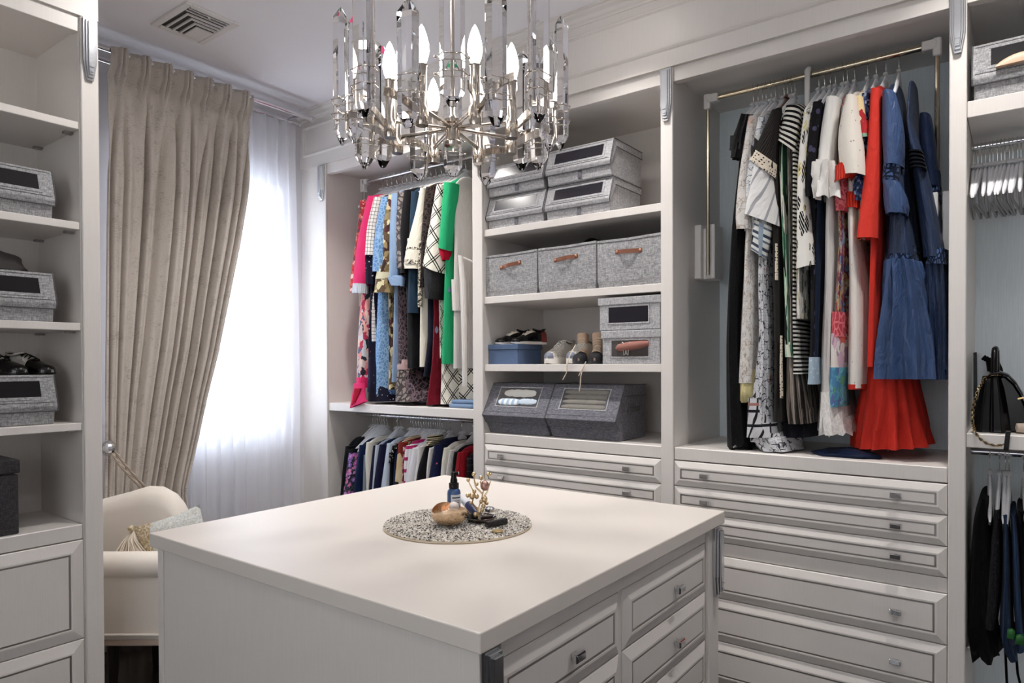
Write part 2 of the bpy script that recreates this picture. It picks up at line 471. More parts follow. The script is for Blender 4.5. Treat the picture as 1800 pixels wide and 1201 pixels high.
def drawer(parent, fn, u0, u1, z0, z1, knobs, inset=.031, rise=.012):
    g = .0015; u0 += g; u1 -= g; z0 += g; z1 -= g
    R = lambda i, d: [fn(u0+i, d, z0+i), fn(u1-i, d, z0+i), fn(u1-i, d, z1-i), fn(u0+i, d, z1-i)]
    mb = MB().loft([R(0, -.02), R(0, 0.001), R(.002, .003), R(inset-.006, rise), R(inset, rise), R(inset+.001, rise-.004), R(inset+.006, rise-.004), R(inset+.007, rise-.001)])
    d = mb.build('drawer', M_CAB, parent)
    MB().loft([R(inset+.0005, rise-.0045), R(inset+.0005, rise-.0012), R(inset+.0062, rise-.0012), R(inset+.0062, rise-.0045)], False, False).build('inlay_strip', M_INLAY, d, loc=(0, 0, 0))
    for k in knobs: knob(d, lambda u, n, z: fn(u, n+rise-.009, z), k, (z0+z1)/2)
    return d
FM = fY(YF)
def bay(label, x0, xi0, xi1, base=None, back=M_BACK, right=None):
    """x0..xi0 is the stile with its panel, xi0..xi1 the opening"""
    t = thing('closet_bay', label, 'closet', ((x0+xi1)/2, 3.08, ZF))
    MB().box(x0, xi0, YF, YB, ZF, 2.782).build('side_panel', M_CAB, t)
    MB().box(x0+.001, xi0+.0005, YF-.012, YF-.0005, ZF, 2.782).build('stile', M_CAB, t, bevel=.003)
    MB().box(xi0, xi1, YB, YB+.02, ZF, 2.782).build('back_panel', back, t)
    MB().box(xi0, xi1, YF+.04, YB, 2.745, 2.782).build('top_panel', M_CAB, t)
    MB().box(xi0, xi1, YF, YF+.038, 2.72, 2.782).build('top_rail', M_CAB, t, bevel=.0015)
    if right: MB().box(xi1, right, YF, YB, ZF, 2.782).build('side_panel', M_CAB, t)
    MB().box(xi0, xi1, YF+.04, YB, ZF, .15).build('plinth', M_CAB, t)
    corbel(t, fY(YF-.012), (x0+xi0)/2, w=min(.05, (xi0-x0)*.9))
    return t
def shelf(t, x0, x1, ztop, th, name='shelf'):
    return MB().box(x0+.001, x1-.001, YF+.001, YB-.001, ztop-th, ztop).build(name, M_CAB, t, bevel=.002)
b1 = bay('narrow hanging bay with two clothes rails next to the window corner', -3.65, -3.575, -2.353)
shelf(b1, -3.575, -2.353, 1.252, .05); shelf(b1, -3.575, -2.353, .19, .04, 'floor_shelf')
b2 = bay('shelving bay with grey storage boxes, shoes and drawers below', -2.353, -2.283, -1.274)
for z in (2.205, 1.851, 1.495): shelf(b2, -2.283, -1.274, z, .036)
b3 = bay('tall bay with gold pull-down rail of dresses above wide drawers', -1.274, -1.217, -.207, back=M_BACKBLUE)
b4 = bay('bay cut by the photo edge with a handbag shelf and empty hangers', -.207, -.156, .86, back=M_BACKBLUE, right=1.24)
MB().box(-.155, .859, YF+.001, YB-.001, 2.331, 2.387).build('shelf', M_CAB, b4, bevel=.002)
MB().box(-.155, .859, YF+.001, YB-.001, 1.206, 1.254).build('shelf', M_CAB, b4, bevel=.002)
for t, xa, xb, ks in ((b2, -2.283, -1.274, (-2.156, -1.436)), (b3, -1.217, -.207, (-1.073, -.364))):
    MB().box(xa+.001, xb-.001, YF-.001, YB-.001, 1.078, 1.132).build('countertop', M_TOP if 0 else M_CAB, t, bevel=.003)
    MB().box(xa, xb, YF+.03, YB, .15, 1.07).build('drawer_case', M_CAB, t)
    for i in range(3): drawer(t, FM, xa, xb, 1.075-.1095*(i+1), 1.075-.1095*i, ks)
    MB().box(xa+.001, xb-.001, YF, YF+.029, .692, .745).build('drawer_rail', M_CAB, t, bevel=.002)
    for i in range(3): drawer(t, FM, xa, xb, .691-.18*(i+1), .691-.18*i, ks, inset=.036)

# left shoe cabinet against the window wall, seen at its end
lc = thing('shoe_cabinet', 'white shelved shoe cabinet with big drawers, left of the curtain', 'cabinet', (-2.98, .3, ZF))
YE = 1.06
MB().box(-3.8, XL, YE, 1.124, ZF, 2.782).build('side_panel', M_CAB, lc)
MB().box(XL+.0005, XL+.012, YE+.004, 1.124, ZF, 2.782).build('stile', M_CAB, lc, bevel=.003)
MB().box(-3.2, -3.18, -.9, YE, ZF, 2.782).build('back_panel', M_BACK, lc)
MB().box(-3.18, XL, -.93, -.9, ZF, 2.782).build('side_panel', M_CAB, lc)
MB().box(-3.18, XL-.04, -.9, YE, 2.735, 2.782).build('top_panel', M_CAB, lc)
MB().box(XL-.038, XL, -.9, YE, 2.725, 2.782).build('top_rail', M_CAB, lc, bevel=.0015)
for z in (2.394, 2.026, 1.655, 1.287):
    s_ = MB().box(-3.179, XL-.001, -.899, YE-.001, z-.028, z).build('shelf', M_CAB, lc, bevel=.002)
    for xx in (-2.84, -3.13): MB().box(xx-.012, xx+.012, YE-.03, YE-.001, z-.036, z-.0285).build('shelf_clip', M_INLAY, s_, loc=(0, 0, 0))
MB().box(-3.179, XL, -.899, YE-.001, .858, .912).build('countertop', M_CAB, lc, bevel=.003)
MB().box(-3.179, XL-.03, -.899, YE-.001, .12, .855).build('drawer_case', M_CAB, lc)
for i in range(2): drawer(lc, fX(XL), -.3, YE, .856-.367*(i+1), .856-.367*i, (.38,), inset=.045)
for i in range(2): drawer(lc, fX(XL), -.9, -.3, .856-.367*(i+1), .856-.367*i, (-.6,), inset=.045)
MB().box(-3.17, XL-.04, -.9, YE, ZF, .12).build('plinth', M_CAB, lc)
corbel(lc, fX(XL+.012), 1.092, w=.046)

# ================================================================ ISLAND
isl = thing('island', 'square white island chest with thick cream top in the middle of the room', 'island', (-1.4, 1.57, ZF))
ZI = 1.014
MB().box(-2.02, -.78, .942, 2.2, ZI-.04, ZI).build('countertop', M_TOP, isl, bevel=.003, seg=2)
MB().box(-1.98, -.83, .98, 2.17, .14, ZI-.041).build('carcass', M_CAB, isl)
MB().box(-2.0, -1.972, .956, 2.18, ZF, ZI-.0405).build('corner_post', M_CAB, isl, bevel=.002)
MB().box(-1.971, -.846, .960, .98, ZF, ZI-.0405).build('end_panel', M_CAB, isl, bevel=.001)
MB().box(-.845, -.795, .956, 1.006, ZF, ZI-.0405).build('corner_post', M_CAB, isl, bevel=.002)
MB().box(-.845, -.795, 2.1, 2.182, ZF, ZI-.0405).build('corner_post', M_CAB, isl, bevel=.002)
MB().box(-1.971, -.846, 2.17, 2.182, ZF, ZI-.0405).build('end_panel', M_CAB, isl, bevel=.001)
FI = fX(-.81)
MB().box(-.83, -.806, 1.006, 2.1, .928, ZI-.0405).build('frieze_rail', M_CAB, isl, bevel=.002)
MB().box(-.83, -.81, 1.519, 1.535, .14, .928).build('divider', M_CAB, isl)
for i in range(3):
    z1 = .927-.155*i
    drawer(isl, FI, 1.008, 1.519, z1-.155, z1, (1.29,), inset=.036)
    drawer(isl, FI, 1.535, 2.098, z1-.155, z1, (1.85,), inset=.036)
drawer(isl, FI, 1.008, 1.519, .15, .462, (1.29,), inset=.036); drawer(isl, FI, 1.535, 2.098, .15, .462, (1.85,), inset=.036)
corbel(isl, fX(-.795), .986, ztop=ZI-.043, w=.05); corbel(isl, fX(-.795), 2.155, ztop=ZI-.043, w=.05)
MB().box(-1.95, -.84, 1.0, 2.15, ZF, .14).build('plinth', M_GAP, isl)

# ================================================================ RAILS
def rail_tube(mb, x0, x1, y, z, r=.0125): return mb.tube([(x0, y, z), (x1, y, z)], r, 12)
RY, RZ = 3.03, 2.697
t = thing('pull_down_rail', 'pale gold pull-down wardrobe rail with white corner joints, above the dresses', 'clothes rail', (-.7, RY, RZ))
rail_tube(MB(), -1.12, -.29, RY, RZ).build('rail', M_BRASS, t, smooth=40)
for s, xa in ((1, -1.152), (-1, -.262)):
    MB().tube([(xa, RY, RZ-.02), (xa, RY, 1.9)], .008, 8).build('arm', M_BRASS, t, smooth=40)
    MB().box(xa-.014, xa+.014, RY-.016, RY+.016, RZ-.045, RZ+.022).box(min(xa, xa+s*.05), max(xa, xa+s*.05), RY-.018, RY+.018, RZ-.018, RZ+.018).build('corner_joint', M_WPLASTIC, t, bevel=.004)
h = MB().box(-1.2165, -1.185, 3.03, 3.16, 1.885, 2.135).box(-1.17, -1.128, 3.05, 3.16, 1.885, 2.135).box(-1.185, -1.17, 3.06, 3.16, 1.885, 2.12).build('housing', M_WPLASTIC, t, bevel=.004)
h = MB().box(-.2375, -.2075, 2.95, 3.10, 1.885, 2.125).box(-.275, -.252, 2.95, 3.10, 1.885, 2.125).box(-.252, -.2375, 2.97, 3.10, 1.885, 1.94).build('housing', M_WPLASTIC, t, bevel=.003)
mb = MB(); hx = at_y(1422, 150, RY)[0]
mb.tube([(hx, RY+.02, RZ+.012), (hx, RY, RZ+.026), (hx, RY-.022, RZ+.012), (hx, RY-.028, RZ-.03), (hx, RY-.028, RZ-.45)], [.011, .012, .012, .011, .010], 8)
mb.build('pull_handle', M_WPLASTIC, t, smooth=60)
t = thing('pull_down_rail', 'chrome pull-down wardrobe rail behind the chandelier, over the floral dresses', 'clothes rail', (-3, RY, RZ))
rail_tube(MB(), -3.46, -2.40, RY, RZ).build('rail', M_CHROME, t, smooth=40)
for s, xa in ((1, -3.49), (-1, -2.40)):
    MB().tube([(xa, RY, RZ-.02), (xa, RY, 1.9)], .012, 8).build('arm', M_CHROME, t, smooth=40)
    MB().box(xa-.018, xa+.018, RY-.018, RY+.018, RZ-.06, RZ+.022).box(min(xa, xa+s*.045), max(xa, xa+s*.045), RY-.018, RY+.018, RZ-.018, RZ+.018).build('corner_joint', M_WPLASTIC, t, bevel=.004)
MB().box(-3.574, -3.49, 3.05, 3.16, 1.885, 2.135).build('housing', M_WPLASTIC, t, bevel=.004)
MB().box(-2.40, -2.354, 3.05, 3.16, 1.885, 2.135).build('housing', M_WPLASTIC, t, bevel=.004)
RZ2 = 1.166
t = tag(rail_tube(MB(), -3.572, -2.356, RY, RZ2).build('clothes_rail', M_CHROME, smooth=40), 'chrome clothes rail tucked under the shelf, carrying jackets and tops', 'clothes rail')
RZ4 = at_y(1755, 253, RY)[1]
t = tag(rail_tube(MB(), -.153, .857, RY, RZ4).build('clothes_rail', M_CHROME, smooth=40), 'short chrome clothes rail with only empty white hangers', 'clothes rail')
RZ5 = 1.17
t = tag(rail_tube(MB(), -.153, .857, RY, RZ5).build('clothes_rail', M_CHROME, smooth=40), 'chrome clothes rail under the handbag shelf, carrying trousers', 'clothes rail')

# ================================================================ CEILING FITTINGS
M_LENS = NT('downlight_lens'); M_LENS.b.inputs['Emission Color'].default_value = (1, .93, .84, 1); M_LENS.b.inputs['Emission Strength'].default_value = 25; M_LENS = M_LENS.color('#ffffff')
for i, (x, y) in enumerate(DOWNLIGHTS):
    lb = ['recessed ceiling downlight glowing behind the left chandelier crystals', 'recessed ceiling downlight over the aisle before the box shelves', 'recessed ceiling downlight before the handbag bay',
          'added unseen fill downlight between the curtain and the island', 'recessed ceiling downlight over the near edge of the island', 'recessed ceiling downlight right of the island', 'added unseen fill downlight behind the viewer'][i]  # the two fill downlights are added to brighten the room
    t = thing('downlight', lb, 'ceiling light', (x, y, CEIL))
    MB().lathe([(.052, -.004), (.072, -.006), (.075, 0), (.05, 0)], (x, y, CEIL), 28, cap0=False, cap1=False).build('trim_ring', M_WPLASTIC, t, smooth=50)
    MB().lathe([(.0, -.002), (.051, -.003)], (x, y, CEIL), 28, cap0=False).build('lens', M_LENS, t)
vx0, vx1, vy0, vy1 = -3.37, -3.03, 1.60, 1.865
t = thing('air_vent', 'square white ceiling air vent with L-shaped louvres', 'vent', ((vx0+vx1)/2, (vy0+vy1)/2, CEIL))
def ringbox(mb, x0, x1, y0, y1, w, z0, z1):
    return mb.box(x0, x1, y0, y0+w, z0, z1).box(x0, x1, y1-w, y1, z0, z1).box(x0, x0+w, y0+w, y1-w, z0, z1).box(x1-w, x1, y0+w, y1-w, z0, z1)
ringbox(MB(), vx0, vx1, vy0, vy1, .033, CEIL-.010, CEIL+.002).build('frame', M_WPLASTIC, t, bevel=.004)
MB().box(vx0+.033, vx1-.033, vy0+.033, vy1-.033, CEIL-.0025, CEIL-.0005).build('throat', M_GAP, t)
ax0, ax1, ay0, ay1 = vx0+.035, vx1-.035, vy0+.035, vy1-.035
for k in range(2):
    yy = ay0+.010+k*.016; zz = CEIL-.010
    xx = ax1-.012-k*.024
    MB().prism([(xx, 0), (xx+.006, 0), (xx+.002, .008), (xx-.004, .008)], lambda a, b, h: (a, h, zz+b), ay0, ay1).build('slat', M_WPLASTIC, t)
for k in range(3):
    xx = ax1-.06-k*.030; yy = ay0+.018+k*.034
    mb = MB().box(xx-.007, xx, yy, ay1, CEIL-.011, CEIL-.003).box(ax0, xx-.007, yy, yy+.008, CEIL-.011, CEIL-.003)
    mb.build('slat', M_WPLASTIC, t)
MB().box(ax0, ax1-.15, ay0+.11, ay1, CEIL-.012, CEIL-.003).build('centre_plate', M_WPLASTIC, t, bevel=.002)
MB().ball((ax1-.008, (ay0+ay1)/2, CEIL-.012), .007).build('lever', M_WPLASTIC, t, smooth=180)
# ================================================================ STORAGE BOXES
def FR(x0, y0, zb):            # frame on the main wall: u to the right, n towards the room
    return lambda u, n, z: (x0+u, y0-n, zb+z)
def FL(x0, y0, zb):            # frame in the left cabinet
    return lambda u, n, z: (x0+n, y0+u, zb+z)
def quad_strip(fn2, t0, t1, u0, u1, mat, name, parent, th=.0016):
    """thin plate on the slanted front; fn2(u, t, off)"""
    mb = MB()
    a = [fn2(u0, t0, 0), fn2(u1, t0, 0), fn2(u1, t1, 0), fn2(u0, t1, 0)]
    b = [fn2(u0, t0, th), fn2(u1, t0, th), fn2(u1, t1, th), fn2(u0, t1, th)]
    return mb.loft([a, b]).build(name, mat, parent)
def hopper_box(label, fn, base, w, d, h, mat, film, group, big=False, window=True, tab=True, name='storage_box'):
    t = thing(name, label, 'storage box', base, group)
    sl = .036 if not big else .095; lip = .36; bot = .018 if not big else .06
    body = [(-bot, 0), (-.010, .33*h), (-sl-.008, h-.008), (-d, h-.008), (-d, 0)]
    MB().prism(body, lambda n, z, u: fn(u, n, z), .005, w-.005).build('body', mat, t, bevel=.005, seg=2)
    lo = .27*h if not big else .22*h
    ln = -.004 if not big else -.028
    lid = [(ln, lo), (.002, .37*h), (-sl, h), (-d-.004, h), (-d-.004, .80*h), (-sl-.03, .80*h), (-.016, .34*h), (ln-.006, lo)]
    l = MB().prism(lid, lambda n, z, u: fn(u, n, z), 0, w).build('lid', mat, t, bevel=.003, seg=2)
    mb = MB()
    for u in (-.0005, w+.0005):
        mb.tube([fn(u, ln, lo), fn(u, .002, .37*h), fn(u, -sl, h), fn(u, -d, h)], .0022, 6)
        mb.tube([fn(u, -sl-.025, .80*h), fn(u, -d, .80*h)], .0022, 6)
    mb.tube([fn(0, ln, lo), fn(w, ln, lo)], .002, 6)
    mb.build('piping', M_TRIM, l, loc=(0, 0, 0))
    p0 = Vector((.002, .37*h)); p1 = Vector((-sl, h)); e = p1-p0; nn = Vector((e.y, -e.x)).normalized()
    if nn.x < 0: nn = -nn
    def f2(u, tt, off):
        p = p0+e*tt+nn*off; return fn(u, p.x, p.y)
    if window:
        m, b_, t_ = .13*w, .30, .80
        if big: m, b_, t_ = .17*w, .30, .86
        quad_strip(f2, b_, t_, m, w-m, film, 'window_film', l, .0012).location = (0, 0, 0)
        mb = MB(); q = .012 if not big else .005; k = q/e.length
        for (a0, a1, c0, c1) in ((m-q, w-m+q, b_-k, b_), (m-q, w-m+q, t_, t_+k), (m-q, m, b_, t_), (w-m, w-m+q, b_, t_)):
            A = [f2(a0, c0, 0), f2(a1, c0, 0), f2(a1, c1, 0), f2(a0, c1, 0)]; B = [f2(a0, c0, .0022), f2(a1, c0, .0022), f2(a1, c1, .0022), f2(a0, c1, .0022)]
            mb.loft([A, B])
        mb.build('window_border', mat if not big else M_LINENB, l, bevel=.0008, loc=(0, 0, 0))
        # stitched seam
        for tt in (.12, .92):
            MB().tube([f2(.008, tt, .0006), f2(w-.008, tt, .0006)], .0012, 5).build('seam', M_TRIM if not big else mat, l, loc=(0, 0, 0))
    if tab:
        MB().prism([(.50*w, .05*h), (.56*w, .05*h), (.56*w, .31*h), (.50*w, .31*h)], lambda u, z, n: fn(u, n-.012, z), 0, .004).build('pull_tab', M_LINEND, t, bevel=.001)
    if big:
        mb = MB()
        for (z0, z1, n0, n1) in ((.50*h, .60*h, -.13, -.24),):
            mb.prism([(n0, z0), (n1, z0), (n1, z1), (n0, z1)], lambda n, z, u: fn(u, n, z), w-.002, w+.008)
        mb.build('side_handle', M_TRIM, t, bevel=.003)
    return t, f2
# four on the top shelf of the shelving bay
zz = 2.2055
G = 'grey slant-front boxes on the top shelf'
hopper_box('grey linen slant-front box, bottom right of the four on the top shelf', FR(-1.905, 2.815, zz), (-1.72, 2.98, zz), .365, .33, .172, M_LINENB, M_PVC, G)
hopper_box('grey linen slant-front box, top right of the four, under the bay ceiling', FR(-1.90, 2.815, zz+.174), (-1.72, 2.98, zz+.174), .365, .33, .176, M_LINENB, M_PVC, G)
hopper_box('grey linen slant-front box, bottom left of the four on the top shelf', FR(-2.279, 2.815, zz), (-2.1, 2.98, zz), .362, .33, .172, M_LINENB, M_PVC, G)
hopper_box('grey linen slant-front box half hidden behind the chandelier crystals', FR(-2.275, 2.815, zz+.174), (-2.1, 2.98, zz+.174), .360, .33, .165, M_LINENB, M_PVC, G)
# dark ones above the drawers
n_ = NT('clear_film', 0.06); tr = n_.n('ShaderNodeBsdfTransparent'); gl = n_.n('ShaderNodeBsdfGlossy'); gl.inputs['Roughness'].default_value = .08
mx = n_.n('ShaderNodeMixShader'); mx.inputs[0].default_value = .16
n_.t.links.new(tr.outputs[0], mx.inputs[1]); n_.t.links.new(gl.outputs[0], mx.inputs[2]); n_.t.links.new(mx.outputs[0], n_.t.nodes['Material Output'].inputs['Surface']); M_CLEAR = n_.m
G = 'big charcoal slant-front boxes above the drawers'
_, fa = hopper_box('charcoal slant-front box with rolled pale blue linen behind its window', FR(-2.283, 2.785, 1.1325), (-2.09, 2.94, 1.1325), .392, .32, .262, M_LINEND, M_CLEAR, G, big=True, tab=False)
_, fb = hopper_box('charcoal slant-front box with a grey folded stack behind its window', FR(-1.885, 2.785, 1.1325), (-1.69, 2.94, 1.1325), .388, .32, .262, M_LINEND, M_CLEAR, G, big=True, tab=False)
def roll(label, f2, u0, u1, tt, r, mat, flat=.35, name='rolled_towel'):
    mb = MB(); rings = []
    for i in range(12):
        u = u0+(u1-u0)*i/11; k = math.sqrt(max(.03, 1-((i-5.5)/5.8)**4)); wob = 1+.10*math.sin(i*2.3+u0*40)
        rings.append([f2(u, tt+r*k*wob*math.cos(a)*6.0, (max(-.3, math.sin(a))*r*flat*k*wob)) for a in [2*PI*j/14 for j in range(14)]])
    mb.loft(rings); return tag(mb.build(name, mat, smooth=60), label, 'towel')
M_T1 = plain('pale_blue_towel', '#b9c7d3', .9); M_T2 = plain('cream_towel', '#d9d8d2', .9); M_T3 = plain('grey_blanket', '#7d7a74', .9)
n_ = NT('striped_towel', .9); M_TS = n_.color(n_.mix(n_.math('LESS_THAN', n_.math('FRACT', n_.math('MULTIPLY', n_.sep(n_.uv(src='Object'))[0], 30)), .5), '#9fb6cc', '#dfe4e6'))
roll('pale blue striped rolled towel at the bottom of the left charcoal box', fa, .075, .215, .43, .017, M_TS); roll('cream rolled towel above the blue striped one in the charcoal box', fa, .10, .30, .70, .019, M_T2)
roll('pale blue rolled towel at the right of the charcoal box window', fa, .205, .318, .45, .015, M_T1)
for i in range(4): roll(['lowest grey folded blanket behind the right charcoal box window', 'second grey folded blanket from the bottom in the right charcoal box', 'third grey folded blanket from the bottom in the right charcoal box', 'topmost grey folded blanket behind the right charcoal box window'][i], fb, .075, .315, .36+.14*i, .0115, M_T3, .45, 'folded_blanket')
# left cabinet
G = 'grey slant-front boxes in the shoe cabinet'
for zb, lb in ((2.0265, 'grey slant-front box with a black window, on the upper shelf of the shoe cabinet'), (1.6555, 'grey slant-front box with a dark hat lying on it, in the shoe cabinet'), (1.2875, 'grey slant-front box with the two-tone brogues standing on it')):
    hopper_box(lb, FL(-2.795, .615, zb), (-2.95, .8, zb), .372, .33, .178, M_LINEN, M_PVCM, G, tab=False)
hopper_box('grey linen slant-front box with a nude shoe behind its window, above the empty hangers', FR(-.142, 2.812, 2.3875), (.05, 2.98, 2.3875), .40, .33, .20, M_LINEN, M_PVCM, None, tab=False)
# charcoal lidded cube on the left counter
t = thing('storage_cube', 'tall charcoal lidded cube on the shoe cabinet counter, cut by the photo edge', 'storage box', (-2.95, .7, .9125))
MB().box(-3.10, -2.80, .57, .866, .9125, 1.12).build('body', M_LINENK, t, bevel=.005, seg=2)
MB().box(-3.104, -2.796, .566, .87, 1.125, 1.172).build('lid', M_LINENK, t, bevel=.004, seg=2)
# open bins with leather handles
def bin_(label, x0, x1, y0, zb, h, skew):
    t = thing('storage_bin', label, 'storage bin', ((x0+x1)/2, y0+.15, zb), 'open grey bins with leather handles')
    w = x1-x0; d = .30; i = .006
    def ring(g, z, dz=0):
        return [(x0+g, y0+g, z), (x0+w/2, y0+g-.003, z-dz*.5), (x1-g, y0+g, z+dz), (x1-g, y0+d-g, z+dz), (x0+g, y0+d-g, z)]
    MB().loft([ring(.006, zb), ring(.001, zb+.03), ring(0, zb+h*.6), ring(0, zb+h, .004), ring(i, zb+h, .004), ring(i, zb+.02)]).build('body', M_LINEN, t, bevel=.0015)
    MB().tube([(x0, y0-.001, zb+h-.012), (x0+w/2, y0-.004, zb+h-.014), (x1, y0-.001, zb+h-.008)], .0014, 5).build('hem_seam', M_TRIM, t)
    cx = x0+w*.5; zc = zb+h*.72; hw = .068; rings = []
    for k in range(17):
        s = k/16; u = cx-hw+2*hw*s
        up = .020*math.sin(PI*min(1, max(0, (s-.15)/.7)))**.8 if .15 < s < .85 else 0
        zo = zc+skew*(s-.5)*.02-.004*math.sin(PI*s)
        rings.append([(u, y0-.0015-up, zo-.010), (u, y0-.0045-up, zo-.010), (u, y0-.0045-up, zo+.010), (u, y0-.0015-up, zo+.010)])
    hd = MB().loft(rings).build('handle', M_LEATHER, t, bevel=.0007)
    for s in (.07, .93):
        MB().lathe([(.0062, 0), (.0058, .003), (.003, .0045)], (cx-hw+2*hw*s, y0-.004, zc+skew*(s-.5)*.02), 10, axis=(0, -1, 0)).build('rivet', M_COPPER, hd, loc=(0, 0, 0))
    return t
bin_('open grey bin with a crooked brown leather handle, leftmost of the three', -2.281, -1.952, 2.815, 1.8515, .218, .9)
bin_('open grey bin with brown leather handle, the middle one of three', -1.942, -1.612, 2.812, 1.8515, .222, .5)
bin_('open grey bin with brown leather handle, beside the pilaster', -1.604, -1.276, 2.812, 1.8515, .222, -.2)
def heap(name, label, c, rx, ry, rz, mat, seed, cat='clothing', n=26, m=12, amp=.18):
    r = random.Random(seed); ph = [r.uniform(0, 6.28) for _ in range(6)]; rings = []
    for i in range(m+1):
        th = PI/2*i/m
        rr = []
        for j in range(n):
            a = 2*PI*j/n
            k = 1+amp*(math.sin(3*a+ph[0]+th*2)+.7*math.sin(7*a+ph[1]-th*3)+.5*math.sin(5*th*2+ph[2]))*.5
            rr.append((c[0]+rx*math.cos(a)*math.cos(th)*k, c[1]+ry*math.sin(a)*math.cos(th)*k, c[2]+rz*max(0.0, math.sin(th))*(1+amp*.6*math.sin(2*a+ph[3]+3*th))))
        rings.append(rr)
    return tag(MB().loft(rings).build(name, mat, smooth=80), label, cat)
M_PALE = plain('pale_pink_cloth', '#d8cfcb', .9)
heap('folded_scarf', 'pale crumpled scarf poking out of the open bins', (-1.93, 2.93, 2.03), .09, .05, .055, M_PALE, 3)
heap('black_garment', 'black garment heaped in the middle open bin', (-1.72, 2.97, 2.03), .13, .08, .085, M_BLACKMATT, 4)
heap('dark_hat', 'dark grey woolly hat lying on a grey box in the shoe cabinet', (-2.92, .80, 1.835), .10, .125, .085, plain('charcoal_wool', '#3a3736', .95), 9, 'hat')
# window-front lidded boxes
def lidded(label, x0, x1, y0, zb, h):
    t = thing('shoe_box', label, 'storage box', ((x0+x1)/2, y0+.14, zb), 'grey lidded boxes beside the boots')
    MB().box(x0+.006, x1-.006, y0+.005, y0+.27, zb, zb+h-.01).build('body', M_LINENB, t, bevel=.004, seg=2)
    MB().box(x0, x1, y0-.001, y0+.276, zb+h-.036, zb+h).build('lid', M_LINENB, t, bevel=.004, seg=2)
    xa, xb, za, zb_ = x0+.055, x1-.062, zb+.034, zb+h-.046
    MB().box(xa, xb, y0+.0035, y0+.006, za, zb_).build('window_film', M_PVC if 'upper' in label else M_CLEAR, t)
    mb = MB(); q = .007
    for a in ((xa-q, xb+q, za-q, za), (xa-q, xb+q, zb_, zb_+q), (xa-q, xa, za, zb_), (xb, xb+q, za, zb_)): mb.box(a[0], a[1], y0+.002, y0+.006, a[2], a[3])
    mb.build('window_border', M_LINENB, t, bevel=.001)
    return t, xa, xb, za, zb_
lidded('grey lidded box with dark clear window, upper one beside the boots', -1.598, -1.281, 2.806, 1.6515, .152)
t, xa, xb, za, zb_ = lidded('grey lidded box with coral shoe and white bow behind its window', -1.583, -1.281, 2.806, 1.4955, .154)
MB().box(xa, xb, 2.8105, 2.8112, za, zb_).build('box_interior', plain('dark_interior', '#3a3434', .8), t)
mb = MB(); mb.lathe([(.004, -.085), (.017, -.07), (.021, -.02), (.018, .04), (.012, .085)], ((xa+xb)/2+.012, 2.812, za+.048), 14, axis=(1, 0, .12))
tag(mb.build('coral_shoe', plain('coral_suede', '#96645a', .8), smooth=60), 'coral shoe seen through the lower lidded box window', 'shoe')
mb = MB()
for sx in (-1, 1):
    cx = xa+.078; mb.tube([(cx, 2.803, za+.052), (cx+sx*.012, 2.801, za+.03), (cx+sx*.010, 2.801, za+.006), (cx+sx*.002, 2.801, za+.012), (cx, 2.803, za+.05)], .0018, 6)
    mb.tube([(cx, 2.803, za+.052), (cx+sx*.02, 2.802, za+.066)], .0018, 6)
tag(mb.build('shoelace_bow', plain('white_lace', '#d9d6d2', .8), smooth=60), 'white lace bow tied on the coral shoe box window', 'lace')
# navy cardboard box
n_ = NT('navy_card', .55); M_NAVYBOX = n_.color(n_.mix(n_.noise(n_.uv((60, 60, 60), src='Object'), 4, 3), '#3c4f6e', '#5d7396'))
t = thing('shoe_box', 'navy blue cardboard shoe box under the black sneakers', 'shoe box', (-2.18, 2.92, 1.4955))
MB().box(-2.278, -2.088, 2.834, 3.05, 1.4955, 1.572).build('body', M_NAVYBOX, t, bevel=.0015)
MB().box(-2.281, -2.084, 2.830, 3.054, 1.573, 1.600).build('lid', M_NAVYBOX, t, bevel=.0015)

